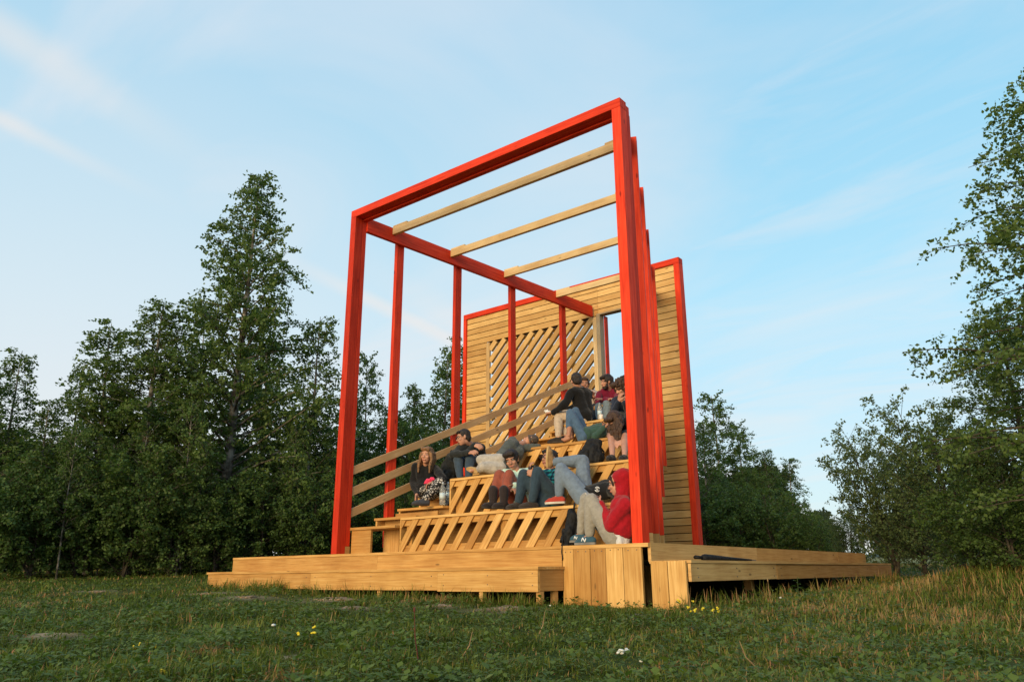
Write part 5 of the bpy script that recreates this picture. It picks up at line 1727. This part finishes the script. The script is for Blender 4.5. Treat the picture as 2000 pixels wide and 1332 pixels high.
# folded umbrella on the right bench step
p0 = at(1316, 1088, .55); p1 = at(1395, 1091.5, 1.75)
p0.z = -.164 + .034; p1.z = -.164 + .012; p0.x = 4.86; p1.x = 4.99
ur = thing('folded_umbrella', p0.lerp(p1, .5), 'dark folded umbrella lying on the right hand bench step', 'umbrella')
d_ = (p1 - p0)
m = MB(); m.tube([p0 + d_ * .10, p0 + d_ * .14, p0 + d_ * .24, p0 + d_ * .5, p0 + d_ * .92], [.020, .036, .034, .022, .008], 10); m.build('canopy', BAGM, ur, smooth=True)
m = MB(); m.tube([p0 + d_ * .90, p1], [.006, .004], 6); m.build('ferrule', SCREW, ur)
m = MB(); m.tube([p0 + d_ * .11, p0, p0 - d_ * .02 + Vector((.02, 0, .004)), p0 + Vector((.045, .01, 0))], [.016, .018, .016, .014], 8); m.build('handle', BAGM, ur, smooth=True)

# ------------------------------------------------------------------ single plants in the meadow
STEM = leaf_mat('flower_stem', (.03, .06, .015), (.05, .09, .022), (.08, .12, .04), .2, 3)
YEL = noise_mat('yellow_petal', (.55, .42, .02), (.70, .58, .05), 30, .7)
WHP = noise_mat('white_petal', (.55, .55, .50), (.72, .72, .68), 30, .8)
DRYM = noise_mat('dry_stalk', (.20, .13, .065), (.34, .23, .12), 14, .9)
frg = random.Random(4)


def flower(px_, py_, h, mat, n, size, label, grp, name='wildflower'):
    P = ground_hit(px_, py_)
    P.z = gz(P.x, P.y)
    root = thing(name, P, label, 'flower', grp)
    st = MB()
    for i in range(n):
        q = P + Vector((frg.uniform(-.05, .05), frg.uniform(-.05, .05), 0)); t = q + Vector((frg.uniform(-.05, .05), frg.uniform(-.05, .05), h * frg.uniform(.7, 1.05)))
        st.tube([P + Vector((0, 0, -.02)), q, q.lerp(t, .5) + Vector((.008, .004, 0)), t], [.0034, .0032, .0026, .0018], 5)
        hd = Blob()
        for k in range(frg.randint(3, 6) if n > 1 else 1):
            c = t + Vector((frg.uniform(-.009, .009), frg.uniform(-.009, .009), -.016 * frg.random()))
            hd.ell(c, (size * frg.uniform(.6, 1.1), size * frg.uniform(.6, 1.1), size * .55), None, 7, 5)
        hd.raw('bloom', mat, root)
    st.build('stem', STEM, root)


YL = ['yellow wildflower low at the left, nearest the photo bottom', 'tall yellow wildflower left of centre in the foreground grass', 'yellow wildflower clump at the foot of the end planks on the right',
      'smaller yellow wildflower just right of the end plank clump', 'tiny yellow wildflower at the bottom, left of centre', 'yellow wildflower under the right bench step']
for (a, b_, h, n, s_), l in zip(((291, 1272, .05, 3, .012), (612, 1262, .11, 3, .011), (1352, 1216, .12, 5, .010), (1390, 1212, .10, 4, .009), (312, 1318, .03, 2, .009), (1338, 1206, .16, 3, .008)), YL):
    flower(a, b_, h, YEL, n, s_, l, 'yellow wildflowers in the meadow')
WL = ['white yarrow head in the foreground right of centre', 'small white flower right of the yarrow head', 'white dandelion clock left of centre', 'white flower specks before the upright planks', 'white flower on a tall stem before the right bench step']
for (a, b_, h, n, s_), l in zip(((1212, 1284, .05, 3, .014), (1262, 1298, .04, 1, .012), (538, 1262, .12, 1, .014), (1060, 1188, .05, 1, .014), (1535, 1190, .12, 1, .013)), WL):
    flower(a, b_, h, WHP, n, s_, l, 'white wildflowers in the meadow')


def stalk(px_, py_, h, lean, mat, label, seed=False):
    P = ground_hit(px_, py_); P.z = gz(P.x, P.y)
    root = thing('dry_stalk', P, label, 'stalk', 'dry stalks standing in the meadow')
    t = P + CR * lean + Vector((0, 0, h))
    m = MB(); m.tube([P, P.lerp(t, .5) + CR * lean * .25, t], [.0036, .003, .0016], 6); m.build('stem', mat, root)
    if seed:
        b = Blob(); b.ell(t, (.006, .006, .014)); b.raw('seed_head', mat, root)


RB = noise_mat('red_brown_stalk', (.07, .022, .018), (.13, .045, .032), 14, .9)
stalk(818, 1300, .26, -.03, RB, 'dark red stalk in the foreground below the stage front', True)
stalk(900, 1288, .14, .06, DRYM, 'straw stalk leaning right below the stage front')
stalk(640, 1222, .10, .03, DRYM, 'pale thin stalk left of the tall yellow flower')
stalk(222, 1216, .15, .05, DRYM, 'thin straw stalk standing in the left meadow')
stalk(1506, 1180, .22, -.01, DRYM, 'dry stalk with seed head before the right bench step', True)
stalk(1490, 1316, .15, -.10, DRYM, 'straw stalk leaning left at the bottom right')
stalk(1985, 1245, .16, .06, DRYM, 'straw stalk at the right photo edge')
stalk(10, 1250, .14, .05, DRYM, 'straw stalk at the left photo edge')
stalk(1050, 1245, .16, .05, DRYM, 'thin straw stalk before the boxed stage corner')


def herb(px_, py_, h, label, n=9, w=.03, L=.09):
    P = ground_hit(px_, py_); P.z = gz(P.x, P.y)
    root = thing('tall_weed', P, label, 'weed', 'tall weeds at the foot of the stage')
    m = MB(); t = P + Vector((.01, 0, h)); m.tube([P, t], [.005, .002], 5); m.build('stem', STEM, root)
    vs, qs = [], []
    for i in range(n):
        z = h * (.25 + .75 * i / n); a = i * 2.4; o = P + Vector((0, 0, z)); d = Vector((math.cos(a), math.sin(a), .35)).normalized(); s_ = Vector((-math.sin(a), math.cos(a), 0)); l = L * (1.15 - .7 * i / n)
        k = len(vs); vs += [o, o + d * l * .5 + s_ * w * .5, o + d * l - Vector((0, 0, l * .3)), o + d * l * .5 - s_ * w * .5]; qs.append([k, k + 1, k + 2, k + 3])
    off = parent_world(root)
    np_mesh('leaf_spray', np.array([tuple(v - off) for v in vs]), np.array(qs), np.linspace(.3, .8, n), HERB, root)


herb(1064, 1168, .36, 'tall leafy weed before the open end of the front bench step', 13, .028, .085)
herb(764, 1158, .13, 'dark green weed against the middle of the front bench step', 7, .05, .09)
herb(1560, 1170, .22, 'leafy weed under the right bench step', 9, .03, .09)
herb(1452, 1172, .20, 'leafy weed in the shade below the right bench step', 9, .03, .08)
herb(1222, 1182, .20, 'slim weed against the upright corner planks', 9, .016, .06)
herb(1130, 1180, .17, 'slim weed at the left corner plank', 8, .016, .06)
herb(1330, 1190, .20, 'slim weed against the end planks on the right', 8, .016, .06)
